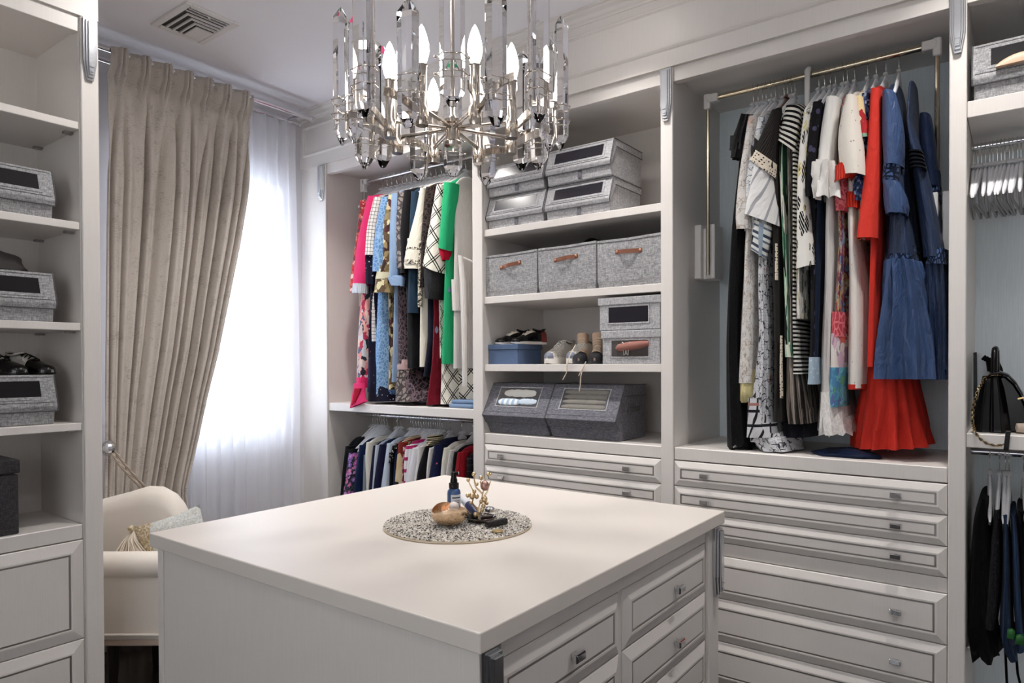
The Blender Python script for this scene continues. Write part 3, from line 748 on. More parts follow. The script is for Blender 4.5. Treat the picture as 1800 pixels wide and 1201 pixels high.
# ================================================================ SHOES
def shoe(name, label, group, pos, yaw, L, sp):
    """pos: heel centre on the support; yaw: direction of the toe"""
    t = thing(name, label, 'shoe', pos, group)
    d = Vector((math.cos(yaw), math.sin(yaw), 0)); s = Vector((-d.y, d.x, 0)); O = Vector(pos)
    k = L/.26
    def P(a, b, c): return O + d*(a*L) + s*(b*k) + Vector((0, 0, c*k))
    WP = [(0, .012), (.03, .025), (.10, .031), (.25, .031), (.42, .030), (.58, .037), (.72, .0415), (.84, .039), (.93, .029), (.98, .016), (1.0, .006)]
    def wid(x): return float(np.interp(x, [p[0] for p in WP], [p[1] for p in WP]))
    st = sp.get('sole', .022); heel = sp.get('heel', st)
    xs = [i/24 for i in range(25)]
    out = [(x, wid(x)*1.04) for x in xs] + [(x, -wid(x)*1.04) for x in reversed(xs)]
    v0 = [P(x, w, .0 if x < .93 else .006*(x-.93)/.07) for x, w in out]; v1 = [P(x, w*1.02, st+(heel-st)*max(0, 1-x/.4)) for x, w in out]
    MB().loft([v0, v1]).build('sole', sp['msole'], t, bevel=.0015, smooth=40)
    H = sp.get('h', [(0, .062), (.06, .078), (.14, .080), (.28, .074), (.40, .078), (.52, .070), (.66, .054), (.80, .043), (.92, .034), (1, .020)])
    def hgt(x): return float(np.interp(x, [p[0] for p in H], [p[1] for p in H]))
    def rings(x0, x1, m, infl=0.0, ang=(0, PI)):
        rr = []
        for i in range(m+1):
            x = x0+(x1-x0)*i/m; w = wid(x)+infl; h = hgt(x)-st*.6+infl; z0 = st+(heel-st)*max(0, 1-x/.4)-.004
            row = []
            for j in range(15):
                a = ang[0]+(ang[1]-ang[0])*j/14; ca, sa = math.cos(a), math.sin(a)
                row.append(P(x, w*math.copysign(abs(ca)**.75, ca), z0+h*abs(sa)**.72))
            rr.append(row)
        return rr
    MB().loft(rings(.0, 1.0, 30), True, True, closed=False).build('upper', sp['mup'], t, smooth=70)
    if 'mtoe' in sp: MB().loft(rings(sp.get('toe0', .72), 1.0, 10, .0022), False, True, closed=False).build('toe_cap', sp['mtoe'], t, smooth=70)
    if 'mheel' in sp: MB().loft(rings(0, .20, 6, .002), True, False, closed=False).build('heel_counter', sp['mheel'], t, smooth=70)
    if 'mside' in sp: 
        for an in ((.12, .95), (PI-.95, PI-.12)): MB().loft(rings(.30, .62, 10, .0018, an), False, False, closed=False).build('side_panel', sp['mside'], t, smooth=70)
    if 'mtongue' in sp: MB().loft(rings(.36, .68, 8, .0025, (.95, PI-.95)), False, False, closed=False).build('tongue', sp['mtongue'], t, smooth=70)
    zc = st+hgt(.2)-st*.6
    if not sp.get('boot'):
        pts = [P(.20+.17*math.cos(a), .025*math.sin(a), zc-.004+.012*abs(math.cos(a))**2) for a in [2*PI*i/20 for i in range(20)]]
        MB().tube(pts, .0045*k, 6, closed=True).build('collar', sp.get('mcollar', sp['mup']), t, smooth=60)
        MB().add([tuple(p-Vector((0, 0, .003))) for p in pts], [tuple(range(20))]).build('lining', sp.get('mlin', M_BLACKMATT), t)
    else:
        hb = sp['boot']; rr = []
        for i in range(9):
            f = i/8; z = .05+(hb-.05)*f; cx = .20-.02*f; a_ = .155+.01*f; b_ = .031+.004*f
            rr.append([P(cx+a_*math.cos(q), b_*math.sin(q), z+(.012*math.cos(q) if i == 8 else 0)) for q in [2*PI*j/18 for j in range(18)]])
        rr.append([P(.18+.15*math.cos(q), .031*math.sin(q), hb-.03) for q in [2*PI*j/18 for j in range(18)]])
        MB().loft(rr).build('shaft', sp['mup'], t, smooth=60)
    nl = sp.get('laces', 4); ml = sp.get('mlace', M_BLACKMATT)
    for i in range(nl):
        x = .42+.22*i/max(1, nl-1)
        hh = hgt(x)-st*.6+st+.001
        pts = [P(x+(.010 if (j % 2) else 0), .019*(j-3)/3, hh+.003-.012*((j-3)/3)**2) for j in range(7)]
        MB().tube(pts, .0023*k, 6).build('lace', ml, t, smooth=60)
    if sp.get('boot'):
        for i in range(5):
            z = .085+(sp['boot']-.10)*i/5
            x = .355-.015*i/5
            MB().tube([P(x, -.020, z), P(x+.014, 0, z+.008), P(x, .020, z+.004)], .0022, 6).build('lace', ml, t, smooth=60)
    return t, P
wsh = plain('white_sneaker_leather', '#d6d3cd', .6); wmesh = NT('white_sneaker_mesh', .8); wm_ = wmesh.noise(wmesh.uv((70, 70, 70), src='Object'), 3, 2); wmesh.bump(wm_, .9, .005); M_WMESH = wmesh.color(wmesh.ramp(wm_, [(.36, '#8f8a82'), (.5, '#cfcac2'), (.62, '#e6e3dc')]))
wsole = plain('white_rubber', '#d9d6d0', .5); gsole = plain('grey_blue_rubber', '#6b7080', .5)
zs = 1.4955
def toe_at(px, py, Y): return at_y(px, py, Y)
sp = dict(msole=wsole, mup=M_WMESH, mtoe=gsole, toe0=.93, mside=wsh, mheel=wsh, mlace=wsh, sole=.034, laces=5,
          h=[(0, .088), (.06, .108), (.14, .110), (.28, .102), (.40, .112), (.52, .104), (.66, .082), (.80, .066), (.92, .054), (1, .034)])
for px, lb in ((962, 'chunky white running sneaker beside the navy box'), (1001, 'chunky white running sneaker beside the lace-up boots')):
    x, _ = at_y(px, 630, 2.86); yaw = math.radians(-92)
    shoe('sneaker', lb, 'white running sneakers', (x-.25*math.cos(yaw)+.0, 2.855-.25*math.sin(yaw), zs), yaw, .25, sp)
beige = plain('beige_boot_leather', '#c9ac93', .6); cream = plain('cream_lace', '#e2d3bf', .8)
sp = dict(msole=plain('boot_sole', '#1a1b22', .5), mup=beige, mtoe=plain('black_toe_suede', '#16161c', .8), toe0=.66, mlace=cream, sole=.022, laces=3, boot=.175,
          h=[(0, .075), (.2, .09), (.4, .10), (.5, .092), (.62, .070), (.74, .056), (.9, .05), (1, .03)])
for px, lb in ((1016, 'beige lace-up ankle boot with black toe, the left one of the pair'), (1044, 'beige lace-up ankle boot with black toe, touching the lidded boxes')):
    x, _ = at_y(px, 630, 2.83); yaw = math.radians(-66)
    t, P_ = shoe('boot', lb, 'beige and black lace-up boots', (x-.22*math.cos(yaw), 2.835-.22*math.sin(yaw), zs), yaw, .22, sp)
    # one lace hangs over the shelf edge
    if px == 1016: ln = [(1012, 606), (1003, 622), (996, 643), (996, 655), (989, 668)]
    else: ln = [(1030, 636), (1024, 648), (1021, 662), (1020, 678), (1018, 688)]
    pts = []
    for i, (a, b) in enumerate(ln):
        Y = 2.822 if i == 0 else 2.795
        xx, z2 = at_y(a, b, Y); pts.append((xx, Y, z2))
    MB().tube(pts, .0024, 6).build('dangling_lace', cream, t, smooth=60)
    if px == 1044:
        pts = [(at_y(a, b, 2.793)[0], 2.793, at_y(a, b, 2.793)[1]) for a, b in ((1030, 636), (1022, 652), (1017, 661))]
        MB().tube(pts, .0024, 6).build('dangling_lace', cream, t, smooth=60)
bpat = plain('black_patent', '#08080a', .15)
sp = dict(msole=plain('white_sole_edge', '#d8d2cc', .5), mup=plain('black_sneaker', '#0d0d0f', .5), mtoe=bpat, toe0=.75, mheel=plain('red_grey_heel', '#7a2f2a', .6), mside=bpat, mlace=plain('cream_eyelets', '#cfc6ba', .7), mtongue=plain('cream_tongue', '#cbc2b6', .7), sole=.018, laces=3,
          h=[(0, .070), (.06, .085), (.14, .088), (.28, .080), (.40, .084), (.52, .076), (.66, .058), (.80, .043), (.92, .036), (1, .020)])
for px, pz, lb in ((872, 601, 'glossy black and white sneaker on the navy box, the left one'), (900, 601, 'glossy black and white sneaker with red heel on the navy box')):
    x, _ = at_y(px, 600, 2.855); yaw = math.radians(-112)
    shoe('sneaker', lb, 'black and white sneakers', (x-.21*math.cos(yaw), 2.858-.21*math.sin(yaw), 1.6005), yaw, .215, sp)
brogue_w = NT('white_perforated_leather', .5); bd_ = brogue_w.vor(brogue_w.uv((1, 1, 1), src='Object'), 300, rand=.0); M_BROW = brogue_w.color(brogue_w.mix(brogue_w.math('LESS_THAN', bd_, .3), '#d8d4cf', '#77736f'))
sp = dict(msole=plain('brogue_sole', '#120f0e', .4), mup=M_BROW, mtoe=bpat, toe0=.60, mheel=bpat, mlace=M_BLACK, sole=.012, heel=.022, laces=4)
for px, py, lb in ((52, 655, 'two-tone black and white brogue on a grey box, the one nearer the photo edge'), (98, 650, 'two-tone black and white brogue on a grey box, the one nearer the curtain')):
    y, _ = at_x(px, 655, -2.84); yaw = math.radians(25 if px < 60 else 18)
    shoe('brogue', lb, 'two-tone brogues', (-2.835-.235*math.cos(yaw), y-.235*math.sin(yaw)-.012, 1.4665), yaw, .235, sp)
# ================================================================ HANGERS
def hanger_meshes():
    L = .19
    def bar(y):                      # centre-line height and section height along the arm
        a = abs(y)/L
        return -.100-.115*(a**1.05), .026-.016*a, .0075-.0012*a
    mb = MB(); rings = []
    for i in range(25):
        y = -L+2*L*i/24; z, hz, hx = bar(y)
        k = 1 if 0 < i < 24 else .55
        rings.append([(hx*k*math.cos(q), y+0, z+hz*k*math.sin(q)) for q in [2*PI*j/10 for j in range(10)]])
    mb.loft(rings); mb.prism([(-.030, -.078), (.030, -.078), (.012, -.064), (-.012, -.064)], lambda y, z, x: (x, y, z), -.006, .006)
    bar_o = mb.build('hanger_bar', M_HANGER, bevel=0, smooth=50)
    mb = MB(); pts = [(0, .006, -.068), (0, .004, -.045), (0, -.002, -.030)]
    pts += [(0, .0165*math.sin(q), .0165*math.cos(q)-.001) for q in [math.radians(a) for a in (170, 130, 90, 50, 10, -30, -70, -100)]]
    mb.tube(pts, .0017, 6); hook_o = mb.build('hook', M_CHROME, smooth=60)
    mb = MB()
    pts = [(0, -.172, -.20), (0, -.168, -.228), (0, -.155, -.235), (0, .155, -.235), (0, .168, -.228), (0, .172, -.20)]
    mb.tube(pts, .0042, 8); tb_o = mb.build('trouser_bar', M_HBAR, smooth=60)
    r = [o.data for o in (bar_o, hook_o, tb_o)]
    for o in (bar_o, hook_o, tb_o): bpy.data.objects.remove(o)
    return r
HB, HH, HT = hanger_meshes()
def hanger(x, y, z, label, group, rot=0.0, tilt=0.0, bar=True, pants=False, mat=None):
    t = thing('clothes_hanger', label, 'hanger', (x, y, z), group); t.rotation_euler = (tilt, 0, rot)
    for nm, me in (('hanger_bar', HB), ('hook', HH)) + ((('trouser_bar', HT),) if pants else ()):
        o = bpy.data.objects.new(nm, me); COL.objects.link(o); o.parent = t
        if mat and nm == 'hanger_bar': o.material_slots[0].link = 'OBJECT'; o.material_slots[0].material = mat
    return t

# ================================================================ GARMENTS
ZMIN = [1.1345]
def dense(rows, Y, step=.035):
    """photo measurements of the near edge, taken at its own depth Y -> (zl, xl, zr, xr) in metres"""
    pts = []
    for r in rows:
        if len(r) == 3: y0, a, b = r; y1 = y0
        else: a, y0, b, y1 = r
        xl, zl = at_y(a, y0, Y); xr, zr = at_y(b, y1, Y)
        pts.append((zl, xl, zr, xr))
    out = [pts[0]]
    for p, q in zip(pts, pts[1:]):
        m = max(1, int(abs((p[0]+p[2])-(q[0]+q[2]))/2/step))
        for i in range(1, m+1):
            f = i/m; out.append(tuple(a+(b-a)*f for a, b in zip(p, q)))
    # soften the corners of the outline
    for _ in range(2):
        o2 = [out[0]]
        for i in range(1, len(out)-1): o2.append(tuple(.25*a+.5*b+.25*c for a, b, c in zip(out[i-1], out[i], out[i+1])))
        o2.append(out[-1]); out = o2
    if Y >= 2.80 and ZMIN[0]: out = [(max(zl, ZMIN[0]+.001), xl, max(zr, ZMIN[0]+.001), xr) for zl, xl, zr, xr in out]
    return out
def tube_of(sec, y0, hy, lobes=6, amp=.003, ph=0.0, n=26, lip=.06, grow=True, hem=None, exp=.8, start=0.0):
    """sec: (zl, xl, zr, xr) rows; the near side lies at y0, the tube is 2*hy deep"""
    rings = []; uvs = []; N = len(sec)
    hyf = hy if callable(hy) else (lambda f: hy)
    vlen = 0.0; prev = None
    for i, (zl, xl, zr, xr) in enumerate(sec):
        f = i/max(1, N-1); cx = (xl+xr)/2; hx = max(.004, (xr-xl)/2); zc = (zl+zr)/2; sl = (zr-zl)/(2*hx)
        h = hyf(f); row = []; u = []
        A = amp*(start+(1-start)*f if grow else 1)
        if prev is not None: vlen += math.hypot(cx-prev[0], zc-prev[1])
        prev = (cx, zc)
        for j in range(n+1):
            a = 2*PI*j/n
            ca, sa = math.cos(a), math.sin(a)
            b = a+(.5/lobes*6)*math.sin(2*a+ph*1.3)*.35+.12*math.sin(f*4+ph)*math.sin(a+ph)
            w = A*(math.cos(lobes*b+ph+1.1*math.sin(f*3+ph))*(1+.45*math.sin(3*a+ph*.7+f*2))+.4*math.cos((lobes*2-1)*b+ph*2.3+2*f)+.3*math.cos((lobes//2+1)*a-f*2.2+ph))
            x = (hx+w)*math.copysign(abs(ca)**exp, ca); y = (h+w)*math.copysign(abs(sa)**exp, sa)
            z = zc+sl*x
            if hem and i == N-1: z += hem(a)
            row.append((cx+x, y0+h+y, z)); u.append((j/n*2*PI*math.sqrt((hx*hx+h*h)/2), -vlen))
        rings.append(row[:n]); uvs.append(u)
    return rings, uvs
def close_below(mb, rings, uvs, lip, th=.0035):
    last = rings[-1]; cx = sum(p[0] for p in last)/len(last); cy = sum(p[1] for p in last)/len(last)
    def shrink(r, k, dz): 
        return [(cx+(p[0]-cx)*k, cy+(p[1]-cy)*k, p[2]+dz) for p in r]
    rings = rings+[shrink(last, .93, .001), shrink(last, .86, lip)]
    uvs = uvs+[uvs[-1], [(u, v+lip) for u, v in uvs[-1]]]
    return rings, uvs
def cloth_tube(name, mat, sec, y0, hy, parent=None, lip=.06, lining=None, top=True, **kw):
    rings, uvs = tube_of(sec, y0, hy, **kw)
    mb = MB()
    if lining is None:
        rings, uvs = close_below(mb, rings, uvs, lip); mb.loft(rings, top, True, uvs=uvs)
        return mb.build(name, mat, parent, smooth=70)
    mb.loft(rings, top, False, uvs=uvs); o = mb.build(name, mat, parent, smooth=70)
    r2, u2 = close_below(None, rings[-1:], uvs[-1:], lip); m2 = MB().loft(r2, False, True, uvs=u2)
    m2.build('lining', lining, parent if parent is not None else o, smooth=70)
    return o
GN = [0]
def garment(name, label, cat, mat, rows, rod, yn=2.83, neck=.065, zneck=None, hys=None, folds=(.004, 9), sleeve=None, extra=(), group=None, lip=.05, hem=None, start=.25, n=40, zfall=None):
    """body: rows measured along its near edge; sleeve / extra: further tubes hanging in front or below"""
    GN[0] += 1; ph = GN[0]*1.7
    ry, rz = rod; sec = dense(rows, yn)
    hyb = (ry-yn)*.97
    zl, xl, zr, xr = sec[0]; zs = (zl+zr)/2; cx = (xl+xr)/2; hx = (xr-xl)/2
    zn = zneck if zneck is not None else rz-.142
    if zn < zs+.03: zn = zs+.03
    rings = []; uvs = []
    for f in (0, .18, .42, .68, .88):         # shoulder slope, from the neck out to the near edge
        h = neck+(hyb-neck)*f**.85; z = zn+(zs-zn)*(f**1.6); w = min(hx, .014)+(hx-min(hx, .014))*f
        rings.append([(cx+w*math.copysign(abs(math.cos(a))**.8, math.cos(a)), ry+h*math.copysign(abs(math.sin(a))**.8, math.sin(a)), z) for a in [2*PI*j/n for j in range(n)]])
        uvs.append([(j/n*2*PI*math.sqrt((w*w+h*h)/2), (zn-z)*-1) for j in range(n+1)])
    hf = (lambda f: hyb*(1+(hys-1)*f)) if hys else (lambda f: hyb)
    r2 = []; 
    b, ub = tube_of(sec, 0, hf, lobes=folds[1], amp=folds[0], ph=ph, n=n, hem=hem, start=start)
    for i, r in enumerate(b):
        h = hf(i/max(1, len(b)-1)); rings.append([(p[0], p[1]-h+ry, p[2]) for p in r])
        uvs.append([(u, v-(zn-zs)) for u, v in ub[i]])
    rings, uvs = close_below(None, rings, uvs, lip)
    mb = MB().loft(rings, True, True, uvs=uvs); o = mb.build(name, mat, smooth=70)
    tag(o, label, cat, group)
    k = 0
    parts = ([('sleeve',)+tuple(sleeve)] if sleeve else [])+list(extra)
    for p in parts:
        nm, m2, rws, opt = p[0], p[1] or mat, p[2], dict(p[3]) if len(p) > 3 else {}
        y0 = opt.pop('y', yn-.012); s2 = dense(rws, y0)
        w = max((b_[3]-b_[1]) for b_ in s2)
        hy = opt.pop('hy', max(.028, w*.55))
        opt.setdefault('lobes', 5); opt.setdefault('amp', .002); opt.setdefault('ph', ph+k)
        cloth_tube(nm, m2, s2, y0, hy, o, **opt); k += 1
    return o
ROD3 = (3.03, 2.697); ROD1 = (3.03, 2.697); ROD1L = (3.03, RZ2)
C = {}
def K(key, fn, **kw): C[key] = cloth('cloth_'+key, fn, **kw); return C[key]
# cloths of the dresses bay
K('black_sequin', P_patch(['#060607', '#0d0d0f', '#050506', '#141416', '#08080a'], 90, .01, 60), rough=.6, spec=.2)
K('black_lace', P_lace('#060608', '#121215', 60), rough=.8)
K('cream_scribble', P_sketch('#dbd5ca', '#a3978d', 46, .05, '#cdb3a8'))
K('white_scribble', P_sketch('#dededc', '#6f7787', 34, .05))
K('yellow_chiffon', P_plain('#d8cf9f', '#c7bc88'), rough=.6)
K('charcoal_rib', P_rib('#191716', '#3a3735', .007)); K('cream_dots', P_dots('#d9cebd', '#2a2523', 85, .26, .35))
K('white_stripe_voile', P_stripe('#dcdcdb', '#9c9ca1', .05, .2, 0), rough=.7)
K('blue_plaid', P_plaid('#c9ccc9', [(1, .05, 0, .012, '#3c4353'), (1, .05, .4, .008, '#5f6b78'), (0, .09, .2, .014, '#8797a6')]))
K('city_sketch', P_sketch('#c9cacf', '#3a3a42', 26, .045, '#b07a74'))
K('city_blocks', P_plaid('#c8c8cc', [(1, .06, 0, .012, '#222228'), (0, .045, .3, .010, '#222228'), (1, .16, .2, .012, '#a0706a')]))
K('grey_plain', P_plain('#77777a', '#66666a')); K('green_leaf', P_patch(['#d4dac6', '#7fae93', '#2e5a45', '#a9c7b0', '#3f7d5f', '#e2e2d6', '#181f1c'], 17, .08, 12, (1, .45, 1)))
K('bw_marble', P_marble([(.35, '#121213'), (.48, '#5b5650'), (.55, '#cfcac2'), (.66, '#1c1b1b')], 8, 3, (4, .4, 1)), rough=.5)
K('bw_silk', P_marble([(.36, '#0a0a0a'), (.48, '#2d2926'), (.56, '#a89d93'), (.62, '#14110f'), (.7, '#0a0a0a')], 6, 1, (5, .22, 1)), rough=.4)
K('bw_stripe', P_stripe('#101012', '#d8d5cd', .019, .5, 1)); K('bw_stripe_body', P_stripe('#101012', '#d8d5cd', .017, .5, 1))
K('white_botanic', P_leaf('#dedcd6', [('#c9bd78', 30, -.5, .4, .33), ('#1b1b1d', 27, .55, .35, .36), ('#2a2a2c', 38, -.9, .4, .26)]))
K('black_embroidered', P_dots('#18171b', '#44425a', 26, .28, .9)); K('navy_black', P_plain('#12151f', '#0a0b10')); K('blue_black', P_plain('#1d2940', '#121a2a'))
K('pale_blue_dot', P_dots('#9fb2c2', '#c6d2dc', 60, .25)); K('white_cotton', P_plain('#e6e4e0', '#d9d7d4')); K('white_tulle', P_plain('#cfccc9', '#b4b1af'))
K('white_eyelet', P_lace('#dcdad6', '#eceae6', 34, .1)); K('white_knit', P_dots('#e2dcd2', '#b0a398', 34, .12, 1), bumpy=.4); K('red_rib', P_rib('#a5281f', '#d9402f', .010))
K('dotty_cotton', P_dots('#dcd6d0', '#8f8480', 27, .09, .6)); K('red_plain', P_plain('#cb3529', '#b82b22'), rough=.65); K('coral_red', P_plain('#d83f33', '#c93329'), rough=.6)
K('kimono_floral', P_patch(['#c2362e', '#e0cf9f', '#7fa68c', '#d6d0b8', '#a82f34', '#e6ddc6'], 22, .05, 30))
K('multi_print', P_patch(['#5d2a45', '#a88a62', '#7a3346', '#454068', '#a8705c', '#6f86a0', '#8c3c44', '#b3a488'], 42, .06, 50))
K('multi_pale', P_patch(['#d8cfc9', '#c85c50', '#d6c9c6', '#c9a9b8', '#d9d4cf', '#a98aa0'], 20, .06, 25)); K('multi_teal', P_patch(['#5a9ab0', '#6aa8b4', '#5f9470', '#4d80a4', '#7ab4c2', '#5f6aa0'], 34, .05, 40))
K('pink_lace', P_lace('#b5434f', '#d8767c', 30)); K('navy_sequin', P_patch(['#16203c', '#23335a', '#3b4f80', '#10182c', '#8a94ad'], 110, .01, 50), rough=.45)
K('denim_silk', P_plain('#3b5480', '#2c4166'), rough=.40, spec=.4, wrinkle=.6); K('denim_silk_dark', P_plain('#223659', '#182843'), rough=.42, spec=.4, wrinkle=.5); K('crochet', P_lace('#44597f', '#141c30', 42, .14))
K('navy_silk', P_plain('#16233f', '#0f1a30'), rough=.45)

# ---- dresses bay, from the left
R3 = ROD3; jag = lambda a: .02*math.sin(a*7)*math.sin(a*3+1)
g3 = []
def G3(*a, **k): o = garment(*a, R3, **k); g3.append(o); return o
G3('dress', 'long black dress with ruffled sequin cap sleeve, leftmost on the gold rail', 'dress', C['black_lace'], [(208, 1300, 1316), (300, 1291, 1310), (400, 1277, 1304), (500, 1272, 1300), (600, 1269, 1298), (700, 1269, 1305), (788, 1269, 1314)], folds=(.006, 11),
   extra=[('ruffle_sleeve', C['black_sequin'], [(200, 1301, 1318), (230, 1288, 1312), (254, 1281, 1305), (262, 1283, 1303)], dict(amp=.006, lobes=7, grow=False)), ('ruffle_sleeve', C['black_sequin'], [(250, 1286, 1304), (277, 1283, 1298)], dict(amp=.006, lobes=6))], hem=jag)
G3('dress', 'cream dress with fine scribbled print over a yellow chiffon hem', 'dress', C['cream_scribble'], [(208, 1315, 1330), (300, 1312, 1330), (400, 1303, 1324), (500, 1297, 1325), (600, 1290, 1327), (674, 1285, 1327)],
   sleeve=(None, [(203, 1312, 1331), (245, 1305, 1324), (320, 1295, 1312), (380, 1289, 1316), (402, 1291, 1318)]), extra=[('underskirt', C['yellow_chiffon'], [(650, 1291, 1326), (690, 1289, 1328), (704, 1288, 1328)], dict(y=2.84, hy=.17, amp=.006, lobes=11, hem=lambda a: .012*math.sin(a*5)))])
G3('blouse', 'white blouse with sparse blue scribbles, right of the cream scribbled dress', 'blouse', C['white_scribble'], [(204, 1330, 1347), (300, 1316, 1335), (420, 1312, 1340)], sleeve=(None, [(204, 1330, 1347), (250, 1321, 1338), (300, 1308, 1330), (345, 1304, 1330)]))
G3('dress', 'long pale grey dress with inked city street print, pooling on the counter', 'dress', C['city_sketch'], [(210, 1342, 1358), (420, 1326, 1346), (500, 1325, 1348), (600, 1328, 1352), (700, 1312, 1354), (755, 1309, 1358), (778, 1307, 1366)], folds=(.006, 9),
   extra=[('hem_border', C['city_blocks'], [(700, 1311, 1335), (745, 1309, 1345), (770, 1308, 1360)], dict(y=2.825, hy=.05, amp=.004)), ('draped_hem', C['city_sketch'], [(762, 1308, 1368), (780, 1312, 1382), (792, 1318, 1392), (796, 1326, 1390)], dict(y=2.835, hy=.14, amp=.008, lobes=7))])
G3('blouse', 'white voile blouse with grey stripes, its flared sleeve hanging in front', 'blouse', C['white_stripe_voile'], [(200, 1350, 1364), (300, 1335, 1358), (420, 1330, 1352)], sleeve=(None, [(1326, 268, 1352, 290), (1312, 322, 1358, 335), (1304, 350, 1361, 368), (1301, 373, 1362, 394)], dict(y=2.80, hy=.05, amp=.003, lobes=4, lining=C['white_cotton'])),
   extra=[('cuff', C['blue_plaid'], [(1322, 385, 1354, 398), (1319, 410, 1352, 424), (1316, 436, 1343, 454)], dict(y=2.815, hy=.035, lining=C['navy_black']))])
G3('coat', 'charcoal ribbed coat with cream dotted turned cuff on a wide sleeve', 'coat', C['charcoal_rib'], [(192, 1352, 1369), (300, 1352, 1370), (400, 1350, 1371), (500, 1351, 1372), (600, 1354, 1372), (742, 1352, 1373)], folds=(.002, 7),
   sleeve=(None, [(192, 1353, 1369), (1338, 222, 1364, 228), (1325, 252, 1360, 272), (1319, 264, 1358, 295)], dict(y=2.79, hy=.05, top=True)),
   extra=[('cuff', C['cream_dots'], [(1321, 258, 1359, 284), (1317, 266, 1358, 297), (1313, 277, 1357, 309)], dict(y=2.786, hy=.055, lining=C['charcoal_rib'])), ('slit', C['cream_dots'], [(428, 1363, 1364.5), (460, 1362, 1366.5), (492, 1363.5, 1365)], dict(y=2.824, hy=.008)), ('facing', C['cream_dots'], [(590, 1371.5, 1373.5), (700, 1371.5, 1373.5)], dict(y=2.827, hy=.008))])
G3('dress', 'green and white banana-leaf print dress, left of the black marbled one', 'dress', C['green_leaf'], [(205, 1366, 1378), (300, 1366, 1376), (400, 1371, 1380), (500, 1374, 1386), (600, 1374, 1390), (627, 1374, 1394)], extra=[('hem_band', C['green_leaf'], [(606, 1374, 1392), (628, 1375, 1394)], dict(y=2.822, hy=.12))])
G3('dress', 'grey and black brushstroke dress with silky lower skirt, beside the striped tee', 'dress', C['bw_marble'], [(200, 1379, 1386), (300, 1380, 1388), (450, 1385, 1389), (600, 1387, 1392), (640, 1384, 1392)], extra=[('silk_skirt', C['bw_silk'], [(628, 1376, 1398), (680, 1374, 1410), (735, 1374, 1420), (746, 1376, 1422)], dict(y=2.845, hy=.16, amp=.008, lobes=10)), ('hem_band', C['navy_black'], [(744, 1366, 1424), (770, 1364, 1426)], dict(y=2.87, hy=.15))])
G3('top', 'black and white striped tee with one short sleeve in front', 'top', C['bw_stripe_body'], [(188, 1382, 1404), (260, 1387, 1402), (400, 1389, 1399), (560, 1389, 1400), (640, 1390, 1404), (658, 1387, 1410)], folds=(.003, 7),
   sleeve=(C['bw_stripe'], [(184, 1378, 1403), (1368, 225, 1400, 232), (1363, 243, 1394, 264)], dict(y=2.805, hy=.045)))
G3('blouse', 'white long-sleeved blouse with black leaf and yellow fern print', 'blouse', C['white_botanic'], [(196, 1410, 1424), (300, 1400, 1414), (470, 1396, 1408), (560, 1396, 1410)], sleeve=(None, [(196, 1410, 1424), (250, 1402, 1418), (320, 1397, 1414), (400, 1396, 1424), (440, 1396, 1431), (1395, 473, 1431, 464)], dict(y=2.805, hy=.05)))
G3('blouse', 'black blouse with dark flower embroidery on a loose sleeve', 'blouse', C['black_embroidered'], [(184, 1426, 1442), (300, 1418, 1438), (400, 1420, 1440), (560, 1418, 1442), (630, 1416, 1442)], sleeve=(None, [(178, 1427, 1444), (225, 1420, 1438), (300, 1413, 1433), (345, 1412, 1430)], dict(y=2.81)))
G3('dress', 'blue-black dress with a pale blue dotted hem, half hidden behind the ruffled cuff', 'dress', C['blue_black'], [(190, 1440, 1452), (340, 1430, 1446), (450, 1425, 1443), (600, 1424, 1440), (640, 1420, 1440)], extra=[('hem_band', C['pale_blue_dot'], [(628, 1418, 1437), (676, 1416, 1437)], dict(y=2.82, hy=.06))])
scal = lambda a: .022*abs(math.sin(a*6))-.01
G3('dress', 'long white dress with ruffled cuff and scalloped eyelet hem', 'dress', C['white_tulle'], [(176, 1450, 1470), (300, 1446, 1470), (420, 1443, 1470), (520, 1442, 1468), (640, 1437, 1464), (740, 1430, 1482), (765, 1428, 1486)], folds=(.007, 12), hem=scal,
   sleeve=(C['white_cotton'], [(168, 1449, 1474), (220, 1441, 1468), (285, 1434, 1462)], dict(y=2.80, hy=.05)),
   extra=[('ruffle_cuff', C['white_cotton'], [(280, 1435, 1462), (300, 1428, 1468), (330, 1424, 1473), (345, 1426, 1474)], dict(y=2.77, hy=.065, amp=.014, lobes=7, n=60, grow=False, hem=lambda a: .005*math.sin(a*11))), ('eyelet_hem', C['white_eyelet'], [(690, 1434, 1466), (740, 1429, 1484), (768, 1427, 1489)], dict(y=2.822, hy=.2, amp=.009, lobes=12, hem=scal))])
G3('dress', 'multicoloured printed dress fading from plum through coral to teal', 'dress', C['multi_print'], [(185, 1474, 1486), (320, 1464, 1484), (420, 1470, 1484), (520, 1462, 1482), (590, 1458, 1482)],
   extra=[('lace_band', C['pink_lace'], [(548, 1456, 1482), (592, 1454, 1482)], dict(y=2.822, hy=.12)), ('pale_panel', C['multi_pale'], [(586, 1454, 1482), (650, 1452, 1480)], dict(y=2.822, hy=.12)), ('teal_hem', C['multi_teal'], [(646, 1452, 1482), (716, 1450, 1478)], dict(y=2.82, hy=.12)), ('sleeve', C['pink_lace'], [(290, 1464, 1482), (330, 1464, 1490), (370, 1468, 1486)], dict(y=2.815))])
